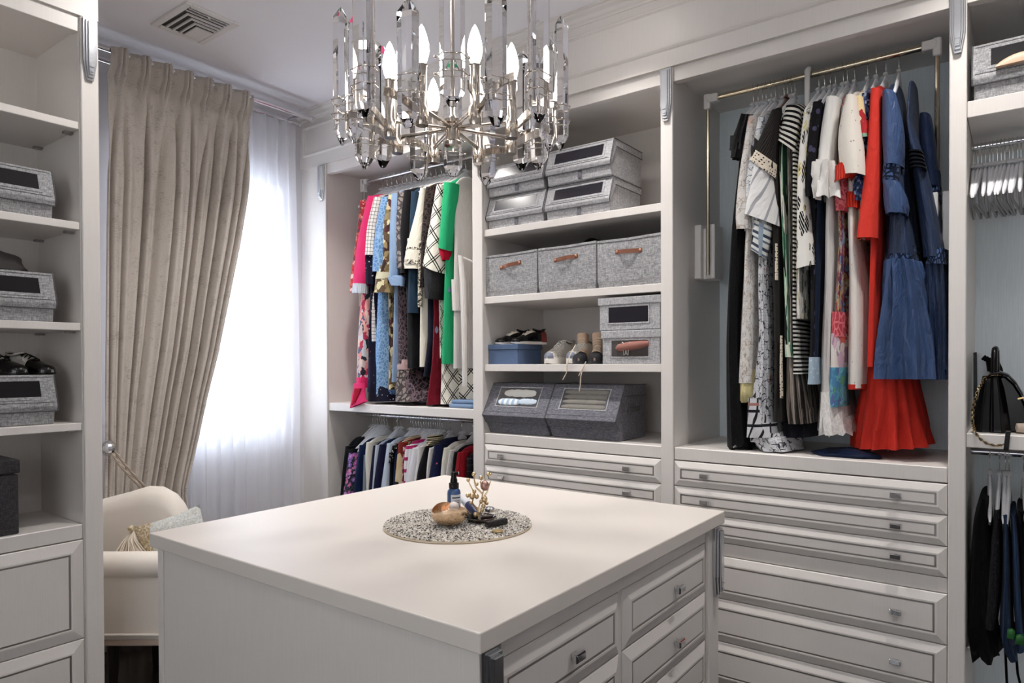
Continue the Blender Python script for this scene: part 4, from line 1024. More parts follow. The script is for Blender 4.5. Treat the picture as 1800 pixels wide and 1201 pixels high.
G3('jumper_dress', 'white flecked jumper dress with red ribbed cuff, long and tubular', 'dress', C['dotty_cotton'], [(172, 1488, 1506), (300, 1480, 1510), (400, 1484, 1504), (480, 1484, 1516), (560, 1482, 1521), (640, 1481, 1521), (683, 1481, 1518)], folds=(.003, 5), lip=.04,
   sleeve=(C['white_knit'], [(165, 1484, 1503), (205, 1472, 1508), (240, 1467, 1513), (280, 1470, 1517), (304, 1476, 1517)], dict(y=2.755, hy=.06, amp=.003)),
   extra=[('cuff', C['red_rib'], [(1470, 285, 1512, 282), (1466, 300, 1506, 298), (1463, 319, 1492, 311)], dict(y=2.765, hy=.045, amp=.001)), ('red_hem', C['red_plain'], [(676, 1482, 1518), (685, 1483, 1517)], dict(y=2.835, hy=.15)), ('red_band', C['red_rib'], [(342, 1485, 1508), (364, 1485, 1506)], dict(y=2.82, hy=.03))])
G3('blouse', 'red, cream and green floral top with a short flared sleeve', 'top', C['kimono_floral'], [(170, 1502, 1516), (300, 1504, 1520), (420, 1506, 1520)], sleeve=(None, [(168, 1498, 1516), (210, 1504, 1520), (1511, 243, 1526, 238)], dict(y=2.80)))
G3('top', 'navy sequinned top squeezed left of the coral red sleeve', 'top', C['navy_sequin'], [(163, 1514, 1530), (300, 1510, 1528), (400, 1506, 1526)], sleeve=(None, [(163, 1513, 1530), (240, 1512, 1524), (330, 1498, 1516), (352, 1497, 1514)], dict(y=2.82)))
G3('dress', 'coral red dress with straight long sleeve and pleated skirt', 'dress', C['red_plain'], [(156, 1530, 1548), (420, 1524, 1546), (520, 1521, 1543), (645, 1518, 1540)], folds=(.004, 9),
   sleeve=(C['coral_red'], [(154, 1528, 1548), (200, 1526, 1547), (280, 1520, 1546), (350, 1511, 1545), (417, 1503, 1541)], dict(y=2.79, hy=.04, amp=.0015, lining=C['red_plain'])),
   extra=[('pleated_skirt', C['red_plain'], [(640, 1513, 1596), (680, 1503, 1602), (740, 1496, 1614), (791, 1491, 1624)], dict(y=2.875, hy=.21, amp=.016, lobes=15, n=130, lip=.03))])
G3('dress', 'mid-blue silky dress with puff sleeve, crochet bands and gathered skirt', 'dress', C['denim_silk_dark'], [(160, 1552, 1576), (300, 1553, 1592), (380, 1552, 1600), (450, 1546, 1612)], folds=(.005, 7),
   sleeve=(C['denim_silk'], [(156, 1548, 1570), (185, 1547, 1580), (230, 1548, 1587), (287, 1550, 1582)], dict(y=2.77, hy=.06, amp=.003)),
   extra=[('crochet_band', C['crochet'], [(284, 1549, 1581), (320, 1548, 1576)], dict(y=2.775, hy=.05, amp=.001)), ('puff_cuff', C['denim_silk'], [(316, 1548, 1578), (340, 1547, 1596), (362, 1550, 1598), (373, 1554, 1590)], dict(y=2.768, hy=.07, amp=.004, lobes=8)),
          ('waist_band', C['crochet'], [(445, 1545, 1613), (456, 1544, 1614)], dict(y=2.825, hy=.21)), ('gathered_skirt', C['denim_silk'], [(454, 1545, 1614), (500, 1541, 1632), (580, 1536, 1650), (667, 1533, 1662)], dict(y=2.80, hy=.235, amp=.019, lobes=13, n=130, start=.45, lip=.03))])
o = G3('dress', 'dark navy silky dress with pintucks and a puff sleeve, rightmost on the gold rail', 'dress', C['denim_silk_dark'], [(206, 1590, 1600), (232, 1588, 1608), (300, 1600, 1630), (450, 1618, 1662)], yn=2.85, neck=.075,
   extra=[('sleeve', C['navy_silk'], [(197, 1614, 1634), (235, 1612, 1642), (290, 1620, 1646), (325, 1628, 1652)], dict(y=2.95, hy=.06)), ('crochet_band', C['crochet'], [(325, 1626, 1652), (352, 1628, 1652)], dict(y=2.955, hy=.05)), ('waist_band', C['crochet'], [(455, 1620, 1666), (463, 1620, 1668)], dict(y=2.835, hy=.2)),
          ('gathered_skirt', C['denim_silk_dark'], [(461, 1622, 1664), (560, 1626, 1665), (668, 1630, 1666)], dict(y=2.85, hy=.2, amp=.014, lobes=13, n=100, start=.45, lip=.03))]
   + [('pintuck', C['navy_black'], [(262+7*i, 1594+i*.8, 1620+i*1.5), (264.5+7*i, 1594+i*.8, 1620+i*1.5)], dict(y=2.818, hy=.05, amp=0, lip=.004)) for i in range(5)])
heap('navy_garment', 'navy garment fallen on the counter under the red pleated skirt', (-.55, 2.93, 1.1325), .12, .09, .03, C['navy_silk'], 12)

h3 = [1324, 1332, 1340, 1346, 1355, 1363, 1378, 1384, 1391, 1397, 1439, 1449, 1459, 1468, 1482, 1489, 1502, 1525, 1540, 1557, 1580]
who = ['the leftmost black dress', 'the cream scribbled dress', 'the white blouse with blue scribbles', 'the city print dress', 'the grey striped voile blouse', 'the charcoal coat', 'the banana-leaf dress', 'the brushstroke dress', 'the striped tee, back one', 'the striped tee, front one',
       'the botanic print blouse', 'the black embroidered blouse', 'the blue-black dress', 'the white ruffle-cuff dress', 'the multicoloured dress', 'the flecked jumper dress', 'the floral kimono top', 'the navy sequinned top', 'the coral red dress', 'the mid-blue silky dress', 'the dark navy dress']
for px, w in zip(h3, who):
    x = at_y(px, 130, R3[0])[0]
    brown = w.startswith('the brushstroke')
    hanger(x, R3[0], R3[1], ('brown' if brown else 'white')+' hanger on the gold rail carrying '+w, 'hangers on the gold rail', rot=RND.uniform(-.05, .05), mat=plain('brown_wood', '#6b4a3c', .5) if brown else None)
ZMIN[0] = 1.2545
# ---- narrow bay, upper rail, from the left
K('red_paisley', P_patch(['#c03a34', '#8c4a4a', '#d9b9b0', '#a5323a', '#c96a5c', '#5d3a44'], 60, .04, 60)); K('hot_pink', P_plain('#e0366f', '#d02a62'), rough=.6); K('fringe_grey', P_stripe('#8f9fb0', '#e3e3e6', .009, .5, 0))
K('rose_floral', P_patch(['#c9b6b4', '#d98f8c', '#2b2c38', '#c7c9cc', '#b23a52', '#d9c0b2', '#55617a', '#e0a49a'], 24, .06, 26))
K('crimson', P_plain('#b3142e', '#8d0f25')); K('windowpane', P_plaid('#e3ddd6', [(0, .022, 0, .0025, '#3a3634'), (1, .022, 0, .0025, '#3a3634')]))
K('navy_stars', P_dots('#171628', '#d9d6d9', 44, .16, .9)); K('blue_lace', P_lace('#5f86b4', '#8fb0d2', 46, .09)); K('blue_lace_dark', P_lace('#3d5c8c', '#6c8fba', 46, .09)); K('navy_lining', P_plain('#1c2c56', '#14203f'))
K('camo_floral', P_patch(['#5d4c3a', '#c3b48c', '#3a2a26', '#8f7d5a', '#4c2e30', '#d3c8a0', '#7a6a48'], 26, .05, 30)); K('satin_blue', P_plain('#8ea6c4', '#7d95b4'), rough=.4)
K('grey_paisley', P_lace('#8d8480', '#4a4342', 30, .12)); K('dark_paisley', P_lace('#2f2a30', '#6a5a60', 34, .10)); K('velvet_black', P_plain('#070608', '#0e0d10'), sheen=.08); K('teal_navy', P_plain('#2a3f52', '#1b2b3c'))
K('cream_wool', P_plain('#dfdacb', '#d3cdbd')); K('tweed_trim', P_patch(['#d9d3c3', '#2a2726', '#8f887c', '#c9c2b2', '#55504a'], 130, .02, 90)); K('quilted_black', P_lace('#15110f', '#3c3230', 42, .10), rough=.4); K('burgundy', P_floral('#6d1624', ['#6d1624', '#8f9fb8', '#6d1624', '#7a1c2c'], '#74192a', 9, .30))
K('check_cream', P_plaid('#dcd8cc', [(0, .075, 0, .006, '#161617'), (0, .075, .16, .005, '#161617'), (1, .075, 0, .006, '#161617'), (1, .075, .16, .005, '#161617')], rot=.75))
K('emerald', P_plain('#27a86f', '#1f8f5f'), rough=.6); K('white_rib', P_rib('#cfcac6', '#e2ddd8', .009)); K('navy_deep', P_plain('#10131f', '#171c2c')); K('navy_mid', P_plain('#1c3050', '#15243f')); K('denim_light', P_plain('#8196b0', '#62799a'))
K('peach_print', P_patch(['#c9b6a4', '#b5493c', '#8c8470', '#d9cfc0', '#7a8a6a'], 40, .05, 40))
R1 = ROD1
def G1(*a, **k): return garment(*a, R1, **k)
G1('kimono', 'red paisley kimono with pink lower half spilling over the shelf edge, leftmost in its bay', 'kimono', C['rose_floral'], [(352, 630, 640), (450, 624, 646), (520, 624, 650), (600, 621, 644), (672, 619, 640)],
   sleeve=(C['red_paisley'], [(352, 629, 640), (400, 624, 636), (450, 618, 630), (490, 612, 622), (514, 611, 628)], dict(y=2.80, hy=.06)),
   extra=[('pink_border', C['hot_pink'], [(664, 619, 640), (682, 619, 638)], dict(y=2.82, hy=.12)), ('hem', C['hot_pink'], [(674, 619, 638), (690, 618, 637), (703, 615, 637), (612, 718, 641, 706)], dict(y=2.765, hy=.016, amp=.001, lip=.01)), ('slit', C['crimson'], [(683, 622, 634), (698, 619, 630), (617, 712, 624, 708)], dict(y=2.759, hy=.006, amp=0, lip=.004))])
G1('blouse', 'hot pink silky blouse with grey fringe at its cuff', 'blouse', C['hot_pink'], [(344, 644, 662), (420, 636, 652), (480, 632, 646)],
   sleeve=(None, [(344, 641, 662), (380, 633, 651), (430, 622, 641), (470, 617, 640), (502, 615, 634)], dict(y=2.785, hy=.05)), extra=[('fringe', C['fringe_grey'], [(498, 615, 634), (515, 614, 633)], dict(y=2.783, hy=.048, amp=.003, lobes=9))])
G1('blouse', 'white blouse with thin black windowpane check', 'blouse', C['windowpane'], [(346, 654, 668), (450, 645, 658), (570, 647, 656), (600, 648, 656)], sleeve=(None, [(346, 651, 667), (400, 640, 655), (448, 637, 652)], dict(y=2.79, hy=.045)), extra=[('cuff', C['navy_stars'], [(446, 637, 652), (500, 640, 652)], dict(y=2.80, hy=.035))])
G1('dress', 'long navy dress with scattered white stars, its hem showing below the lace', 'dress', C['navy_stars'], [(350, 662, 672), (450, 648, 660), (600, 642, 655), (660, 637, 668), (706, 632, 686)], hys=1.05)
G1('dress', 'long mid-blue lace dress with scalloped cuff and hem', 'dress', C['blue_lace'], [(346, 671, 684), (440, 662, 678), (520, 655, 678), (600, 650, 676), (694, 647, 675)], hem=lambda a: .008*math.sin(a*12),
   sleeve=(C['blue_lace'], [(346, 667, 682), (400, 656, 671), (460, 649, 668), (477, 650, 667)], dict(y=2.785, hy=.05)), extra=[('lining', C['navy_lining'], [(560, 646, 655), (690, 641, 655)], dict(y=2.835, hy=.05)), ('back_panel', C['blue_lace_dark'], [(500, 672, 684), (698, 668, 694)], dict(y=2.88, hy=.14))])
G1('tunic', 'brown and cream leaf-print tunic with a cream cuff band', 'tunic', C['camo_floral'], [(342, 681, 692), (450, 674, 686), (600, 678, 687), (685, 674, 690)], sleeve=(None, [(342, 679, 691), (400, 668, 683), (465, 670, 681), (484, 658, 680)], dict(y=2.79, hy=.05)),
   extra=[('cuff', plain('cream_cuff', '#c9c3a6', .8), [(478, 656, 681), (490, 654, 680)], dict(y=2.785, hy=.055)), ('sleeve_end', C['camo_floral'], [(488, 654, 681), (514, 652, 682)], dict(y=2.787, hy=.053))])
G1('blouse', 'pale blue satin blouse with long straight sleeve', 'blouse', C['satin_blue'], [(340, 688, 700), (500, 686, 700), (600, 684, 696), (672, 681, 694)], sleeve=(None, [(340, 685, 697), (400, 681, 694), (455, 681, 694), (494, 681, 689)], dict(y=2.79, hy=.04)), extra=[('sash', C['satin_blue'], [(487, 676, 704), (502, 684, 702)], dict(y=2.78, hy=.03))])
G1('dress', 'long dress in grey paisley with bands of dark paisley and a wide hem', 'dress', C['dark_paisley'], [(338, 698, 708), (470, 694, 706), (600, 694, 706), (655, 692, 712), (706, 684, 742)], sleeve=(C['grey_paisley'], [(338, 695, 708), (400, 692, 706), (450, 694, 708), (472, 694, 711)], dict(y=2.80, hy=.04)), extra=[('band', plain('dusty_pink_band', '#b59a98', .8), [(641, 692, 709), (650, 692, 709)], dict(y=2.825, hy=.1, amp=.001)), ('hem', C['grey_paisley'], [(652, 691, 709), (680, 688, 712), (707, 683, 728)], dict(y=2.82, hy=.12))])
G1('jacket', 'black velvet jacket between the paisley and teal garments', 'jacket', C['velvet_black'], [(334, 709, 724), (420, 702, 722), (560, 706, 732), (648, 706, 734)], sleeve=(None, [(334, 706, 722), (400, 698, 716), (480, 699, 712)], dict(y=2.80, hy=.045)))
G1('cardigan', 'slim teal-navy cardigan beside the black velvet jacket', 'cardigan', C['teal_navy'], [(336, 722, 731), (470, 716, 727), (552, 714, 726)], sleeve=(None, [(336, 720, 730), (420, 716, 727), (550, 714, 726)], dict(y=2.805, hy=.03)))
G1('blouse', 'narrow red and green printed blouse behind the cream bell sleeve', 'blouse', C['peach_print'], [(338, 729, 738), (420, 724, 734), (500, 724, 734)])
G1('jacket', 'cream jacket with bell sleeve edged in dark tweed braid', 'jacket', C['cream_wool'], [(330, 737, 746), (480, 730, 748), (560, 732, 750), (645, 732, 746)], sleeve=(None, [(330, 736, 744), (370, 727, 741), (410, 716, 738), (437, 709, 736)], dict(y=2.785, hy=.05)),
   extra=[('braid', C['tweed_trim'], [(434, 709, 736), (441, 708, 736)], dict(y=2.782, hy=.053)), ('sleeve_end', C['cream_wool'], [(439, 708, 736), (458, 704, 735)], dict(y=2.78, hy=.055)), ('braid', C['tweed_trim'], [(456, 704, 735), (464, 703, 735)], dict(y=2.778, hy=.058)), ('cuff_edge', C['cream_wool'], [(462, 703, 735), (472, 704, 734)], dict(y=2.78, hy=.055))])
G1('jacket', 'glossy black quilted jacket with beaded edge, left of the checked bell sleeve', 'jacket', C['quilted_black'], [(328, 746, 760), (430, 738, 752), (520, 738, 762)], sleeve=(None, [(328, 745, 762), (370, 739, 756), (430, 736, 748), (505, 733, 742)], dict(y=2.80, hy=.04)), extra=[('beaded_edge', C['tweed_trim'], [(420, 735, 739), (540, 733, 738)], dict(y=2.795, hy=.012))])
G1('dress', 'navy dress whose skirt falls between the cream jacket and the burgundy skirt', 'dress', C['navy_deep'], [(334, 748, 758), (520, 742, 764), (600, 742, 764), (662, 736, 752)])
G1('dress', 'long burgundy dress with pale thistle print reaching the shelf', 'dress', C['burgundy'], [(330, 757, 766), (430, 745, 758), (540, 756, 768), (640, 752, 767), (680, 746, 764), (712, 740, 762)], sleeve=(None, [(332, 758, 766), (400, 742, 750), (448, 733, 744)], dict(y=2.815, hy=.03)))
G1('dress', 'cream dress with black double check, bell sleeve and black lace cuff', 'dress', C['check_cream'], [(326, 766, 780), (440, 764, 776), (520, 766, 776), (630, 767, 778)], sleeve=(None, [(324, 763, 778), (370, 754, 774), (420, 744, 772), (450, 740, 772), (1000*0+737, 466, 771, 480)], dict(y=2.785, hy=.06, amp=.004, lining=C['check_cream'])),
   extra=[('lace_cuff', C['black_sequin'], [(738, 468, 770, 480), (739, 505, 769, 510), (741, 524, 768, 527)], dict(y=2.79, hy=.055, amp=.004, hem=lambda a: .006*math.sin(a*13))), ('skirt', C['check_cream'], [(620, 769, 788), (660, 767, 790), (711, 764, 793)], dict(y=2.85, hy=.17, amp=.004, n=60)), ('side_panel', C['check_cream'], [(640, 788, 834), (706, 788, 836)], dict(y=2.93, hy=.12))])
G1('dress', 'emerald green dress with crimson-lined sleeve', 'dress', C['emerald'], [(324, 779, 793), (460, 775, 790), (560, 770, 790), (640, 766, 789)], yn=2.815, folds=(.002, 5), sleeve=(None, [(320, 776, 793), (370, 771, 790), (410, 768, 786), (765, 434, 784, 440)], dict(y=2.785, hy=.045, amp=.001)),
   extra=[('sleeve_lining', C['crimson'], [(766, 433, 783, 439), (767, 448, 783, 452), (774, 458, 780, 456)], dict(y=2.79, hy=.04)), ('pocket_patch', plain('lilac_patch', '#6a6f9a', .7), [(497, 779, 788), (513, 780, 789)], dict(y=2.826, hy=.02, amp=0))])
o = G1('cardigan', 'long white ribbed sleeveless cardigan with patch pocket and loose belt', 'cardigan', C['white_rib'], [(326, 794, 800), (400, 792, 806), (500, 790, 806), (648, 789, 806)], folds=(.002, 5), neck=.09,
   extra=[('pocket', C['white_rib'], [(491, 788, 804), (546, 790, 806)], dict(y=2.822, hy=.075, amp=0)), ('belt', C['white_rib'], [(449, 804, 810), (500, 807, 816), (600, 810, 818), (680, 811, 818)], dict(y=2.80, hy=.012, amp=0))])
p0 = at_y(806, 450, 2.81); MB().tube([(p0[0], 2.81, p0[1]), (p0[0]+.05, 2.87, p0[1]-.03), (-2.365, 2.93, p0[1]-.09)], .006, 6).build('belt_end', C['white_rib'], o, loc=(0, 0, 0))
t = thing('jeans', 'pale blue jeans folded on the shelf under the white cardigan', 'jeans', (-2.48, 2.95, 1.2525))
x0, z0 = at_y(789, 712, 2.86)
MB().box(x0, -2.357, 2.855, 3.12, 1.2525, 1.275).build('folded_leg', C['denim_light'], t, bevel=.010, seg=3, smooth=60)
MB().box(x0+.012, -2.358, 2.865, 3.11, 1.2755, 1.298).build('folded_leg', C['denim_light'], t, bevel=.010, seg=3, smooth=60)
h1 = [(672, 'the red paisley kimono'), (680, 'the hot pink blouse'), (688, 'the windowpane check blouse'), (697, 'the starred navy dress'), (706, 'the blue lace dress'), (714, 'the leaf-print tunic'), (722, 'the pale blue satin blouse'), (731, 'the grey paisley dress'), (740, 'the black velvet jacket'), (748, 'the teal-navy cardigan'),
      (757, 'the red and green printed blouse'), (766, 'the cream bell-sleeve jacket'), (775, 'the quilted black jacket'), (783, 'the navy dress'), (790, 'the burgundy dress'), (798, 'the cream checked dress'), (806, 'the emerald dress'), (818, 'the white ribbed cardigan')]
for px, w in h1:
    x = at_y(px, 300, 3.03)[0]
    hanger(x, 3.03, 2.697, 'grey-white hanger on the upper chrome rail carrying '+w, 'hangers on the upper chrome rail', rot=RND.uniform(-.06, .06))

ZMIN[0] = None
# ---- narrow bay, lower rail: jackets and tops whose hems hide behind the island
K('black_wool', P_plain('#0d0e12', '#14151a')); K('navy_wool', P_plain('#17264a', '#101b38')); K('floral_purple', P_floral('#2a2b3c', ['#b565ac', '#c98ac4', '#8a6fb0', '#d07aa8'], '#4f5a4a', 34, .5, '#e0b6d8')); K('grey_flannel', P_plain('#7d8790', '#6d7780'))
K('cream_knit', P_plain('#d9d6cc', '#c9c5ba')); K('navy_purple', P_plain('#191a38', '#12132a')); K('icy_blue', P_plain('#c2ccd8', '#b0bccb')); K('bead_black', P_dots('#0c0d12', '#d9d4c4', 70, .3, .8)); K('scarf_print', P_patch(['#cfc0a0', '#7a2a24', '#1d1a1c', '#d3c8ae', '#c9b48c', '#a5352c'], 14, .05, 12))
K('pink_stripe', P_stripe('#b52a6a', '#e6e0e4', .07, .7, 1)); K('white_poplin', P_plain('#e3e2e6', '#d6d5da')); K('white_warm', P_plain('#dcd8d4', '#cfcbc8')); K('striped_shoulder', P_stripe('#14120f', '#b9ae93', .016, .6, 1)); K('navy_pinkdot', P_dots('#161c3a', '#d86a8a', 20, .10, .9))
K('white_fringe', P_stripe('#d9d6d2', '#a8a6a4', .012, .6, 0)); K('red_wool', P_plain('#8d1420', '#7a101b')); K('black_plaid', P_plaid('#121319', [(0, .03, 0, .003, '#4c4650'), (1, .035, 0, .003, '#4c4650')])); K('wine_print', P_patch(['#6d2a38', '#c9b0a4', '#3a1c26', '#a8606a'], 60, .03, 50))
R1L = ROD1L
def GL(name, label, cat, mat, rows, sleeve=True, smat=None, neck=.10, drop=.0, extra=()):
    lo = rows[-1]; rows = rows+[(900, lo[1]-3, lo[2]-2)]
    rb = [(r[0], r[1]+2, r[2]+3) for r in rows]
    return garment(name, label, cat, mat, rb, R1L, yn=2.835, neck=neck, zneck=RZ2-.135-drop, folds=(.003, 7), sleeve=(smat, rows, dict(y=2.81, hy=.045)) if sleeve else None, extra=extra)
GL('jacket', 'black wool jacket, leftmost on the lower rail', 'jacket', C['black_wool'], [(785, 604, 614), (830, 598, 609), (868, 595, 606)])
GL('jacket', 'black jacket with purple and pink floral sleeve on the lower rail', 'jacket', C['black_wool'], [(790, 607, 622), (830, 603, 622), (868, 598, 618)], extra=[('floral_panel', C['floral_purple'], [(797, 610, 620), (830, 605, 620), (872, 598, 616)], dict(y=2.80, hy=.045))])
GL('jacket', 'navy blue jacket right of the purple floral sleeve', 'jacket', C['navy_wool'], [(783, 629, 638), (820, 623, 635), (862, 617, 630)])
GL('top', 'grey flannel top between the navy jacket and cream knit', 'top', C['grey_flannel'], [(800, 637, 644), (862, 635, 643)])
GL('jumper', 'cream knitted jumper in the left third of the lower rail', 'jumper', C['cream_knit'], [(778, 641, 651), (805, 637, 648), (835, 641, 650), (862, 643, 648)])
GL('jacket', 'dark navy jacket right of the cream jumper', 'jacket', C['navy_purple'], [(784, 653, 662), (820, 649, 658), (860, 645, 655)])
GL('blouse', 'slim icy printed blouse squeezed between two navy jackets', 'blouse', C['icy_blue'], [(783, 658, 664), (800, 656, 663), (860, 652, 658)])
GL('jacket', 'midnight blue jacket with purple sheen on the lower rail', 'jacket', C['navy_wool'], [(782, 664, 674), (815, 658, 672), (858, 650, 668)], smat=C['navy_purple'])
GL('shirt', 'icy pale blue shirt with a wide soft sleeve', 'shirt', C['icy_blue'], [(780, 677, 688), (815, 672, 684), (856, 666, 681)])
GL('top', 'black top with clusters of cream beads at the shoulder', 'top', C['black_wool'], [(784, 687, 694), (812, 682, 692), (852, 681, 690)], extra=[('beads', C['bead_black'], [(786, 687, 695), (800, 683, 692), (814, 679, 690)], dict(y=2.795, hy=.04, amp=.004))])
GL('top', 'plain navy top left of the red and tan scarf print', 'top', C['navy_wool'], [(786, 692, 699), (852, 688, 696)])
GL('blouse', 'tan blouse with bold red and black scarf print', 'blouse', C['scarf_print'], [(778, 697, 708), (800, 695, 706), (850, 688, 705)])
GL('blouse', 'wine coloured printed blouse behind the pink stripe', 'blouse', C['wine_print'], [(786, 706, 712), (850, 704, 710)])
GL('top', 'white top with magenta and navy striped shoulder', 'top', C['pink_stripe'], [(784, 711, 720), (797, 707, 716), (846, 708, 714)], smat=C['pink_stripe'])
GL('shirt', 'white cotton shirt with a grey stripe, middle of the lower rail', 'shirt', C['white_poplin'], [(790, 716, 724), (812, 714, 722), (848, 709, 718)])
GL('shirt', 'plain white shirt with full rounded shoulder, middle of the lower rail', 'shirt', C['white_poplin'], [(788, 722, 732), (812, 718, 732), (846, 707, 726)])
GL('top', 'pale pink-grey top left of the black flared one', 'top', C['white_warm'], [(786, 732, 740), (815, 731, 738), (845, 724, 734)])
GL('top', 'black flared top with gold striped shoulder', 'top', C['black_wool'], [(786, 744, 752), (812, 734, 750), (844, 722, 748)], extra=[('shoulder_band', C['striped_shoulder'], [(774, 752, 766), (785, 745, 756)], dict(y=2.83, hy=.07))])
GL('cardigan', 'thin white cardigan right of the black flared top', 'cardigan', C['white_warm'], [(788, 752, 760), (810, 748, 756), (842, 747, 753)])
GL('cardigan', 'navy cardigan with tiny pink dots', 'cardigan', C['navy_pinkdot'], [(782, 760, 772), (810, 755, 770), (840, 748, 768)])
GL('jumper', 'off-white jumper with a smooth round shoulder, right half of the lower rail', 'jumper', C['cream_knit'], [(788, 777, 787), (810, 773, 784), (836, 771, 782)])
GL('cardigan', 'white fringed cardigan left of the red one', 'cardigan', C['white_fringe'], [(792, 787, 796), (812, 783, 794), (836, 780, 790)])
GL('jacket', 'black jacket peeping out before the red cardigan', 'jacket', C['black_wool'], [(795, 796, 802), (836, 791, 798)])
GL('cardigan', 'dark red cardigan at the right end of the lower rail', 'cardigan', C['red_wool'], [(796, 801, 812), (815, 797, 812), (838, 795, 811)])
GL('jacket', 'black checked jacket next to the pilaster on the lower rail', 'jacket', C['black_plaid'], [(806, 812, 824), (840, 812, 825)], sleeve=False, drop=.03)
GL('jacket', 'navy jacket at the very right of the lower rail', 'jacket', C['navy_wool'], [(812, 826, 836), (842, 824, 836)], sleeve=False, drop=.03)
hl = [654.6, 660, 663.5, 667.5, 671, 675, 680, 698, 704, 722, 726, 731, 735.5, 740, 745, 749, 753, 756.5, 762, 765.5, 769, 773, 777, 791, 812, 831]
wl = ['the black wool jacket', 'the purple floral jacket', 'the first navy jacket', 'the grey flannel top', 'the cream knitted jumper', 'the dark navy jacket', 'the icy printed blouse', 'the midnight blue jacket', 'the icy blue shirt', 'the beaded black top', 'the plain navy top', 'the scarf print blouse', 'the wine printed blouse', 'the magenta striped top', 'the grey-striped white shirt', 'the plain white shirt', 'the pink-grey top',
      'the black flared top', 'the thin white cardigan', 'the pink-dotted cardigan', 'the off-white jumper', 'the fringed cardigan', 'the black jacket by the red one', 'the dark red cardigan', 'the black checked jacket', 'the last navy jacket']
for px, w in zip(hl, wl):
    x = at_y(px, 755, 3.03)[0]
    hanger(x, 3.03, RZ2, 'pale grey hanger under the shelf carrying '+w, 'hangers on the lower chrome rail', rot=RND.uniform(-.05, .05))

# ---- right bay: empty hangers, trousers, handbags
ords = ['first', 'second', 'third', 'fourth', 'fifth', 'sixth', 'seventh', 'eighth', 'ninth', 'tenth', 'eleventh', 'twelfth', 'thirteenth', 'fourteenth', 'fifteenth', 'sixteenth']
for i in range(14):
    px = 1711+i*7.0+RND.uniform(-1, 1)
    x = at_y(px, 250, RY)[0]
    hanger(x, RY, RZ4, ords[i]+' empty white hanger from the left end of its rail', 'empty white hangers', rot=RND.uniform(-.09, .05), pants=True)
K('black_trouser', P_plain('#08080a', '#101013')); K('black_tweed', P_patch(['#17161a', '#232228', '#0f0f12', '#2d2b30'], 160, .01, 80)); K('denim_dark', P_marble([(.3, '#121927'), (.5, '#233248'), (.7, '#3d5068')], 9, .4, (9, .7, 1))); K('denim_mid', P_marble([(.3, '#182336'), (.55, '#2a3f5f'), (.72, '#4a6284')], 9, .4, (9, .7, 1)))
R5 = (3.03, RZ5)
def trousers(name, label, cat, mat, rows, y=2.86, hy=.16, **k):
    o = cloth_tube(name, mat, dense(rows, y), y, hy, None, lip=.05, **k); return tag(o, label, cat)
trousers('skirt', 'long black ruffled skirt hanging at the left of the trousers', 'skirt', C['black_trouser'], [(878, 1720, 1738), (905, 1709, 1742), (1000, 1702, 1742), (1100, 1700, 1744), (1150, 1699, 1752), (1165, 1704, 1758)], y=2.85, amp=.008, lobes=9, hem=lambda a: .015*math.sin(a*6))
trousers('trousers', 'charcoal tweed trousers left of the jeans', 'trousers', C['black_tweed'], [(900, 1746, 1757), (960, 1740, 1760), (1060, 1735, 1758), (1110, 1730, 1750)], y=2.835, amp=.004, lobes=6)
o = trousers('jeans', 'dark blue jeans with bunched hems, left of the paler pair', 'jeans', C['denim_dark'], [(908, 1761, 1772), (960, 1761, 1776), (1060, 1760, 1778), (1110, 1755, 1780), (1135, 1752, 1778), (1160, 1768, 1784), (1166, 1772, 1790)], y=2.83, amp=.004, lobes=7)
MB().tube([(at_y(1768, 905, 2.828)[0], 2.828, at_y(1768, 905, 2.828)[1]), (at_y(1768, 1000, 2.826)[0], 2.826, at_y(1768, 1000, 2.826)[1]), (at_y(1763, 1130, 2.826)[0], 2.826, at_y(1763, 1130, 2.826)[1])], .003, 5).build('side_seam', C['denim_mid'], o, loc=(0, 0, 0))
o = trousers('jeans', 'mid-blue jeans with green clips, at the photo edge', 'jeans', C['denim_mid'], [(908, 1775, 1786), (960, 1777, 1792), (1060, 1780, 1796), (1130, 1786, 1800), (1150, 1786, 1802)], y=2.84, amp=.004, lobes=7)
M_GREEN = plain('green_clip', '#1f5a24', .5)
for a, b, lb in ((1777, 1114, 'green sock clip at the hem of the jeans, the upper one'), (1792, 1124, 'green sock clip at the hem of the jeans, the lower one')):
    x, z = at_y(a, b, 2.822); t_ = MB().prism([(-.011, -.014), (.009, -.016), (.012, .010), (.004, .018), (-.010, .012)], lambda p, q, r: (x+p, r, z+q), 2.806, 2.828).build('clip', M_GREEN, bevel=.003, seg=2, smooth=50); tag(t_, lb, 'clip')
trousers('trousers', 'black trousers hanging right of the jeans, cut by the photo edge', 'trousers', C['black_trouser'], [(900, 1787, 1806), (1000, 1794, 1816), (1130, 1797, 1824)], y=2.87)
for px, nm in ((1740, 'the black skirt'), (1757, 'the charcoal trousers'), (1767, 'the dark jeans'), (1774, 'the mid-blue jeans'), (1800, 'the black trousers')):
    x = at_y(px, 800, RY)[0]; hanger(x, RY, RZ5, 'grey-white hanger under the handbag shelf carrying '+nm, 'hangers under the handbag shelf', rot=RND.uniform(-.05, .05), pants=True)
mb = MB()
for pts_ in (((1766, 1120), (1768, 1160), (1770, 1205), (1773, 1240)), ((1786, 1150), (1789, 1185), (1796, 1215), (1803, 1245))): mb.tube([(at_y(p_, q_, 2.95)[0], 2.95, at_y(p_, q_, 2.95)[1]) for p_, q_ in pts_], .004, 6)
tag(mb.build('strap', M_BLACKMATT, smooth=60), 'pair of thin black straps hanging down behind the jeans', 'strap')
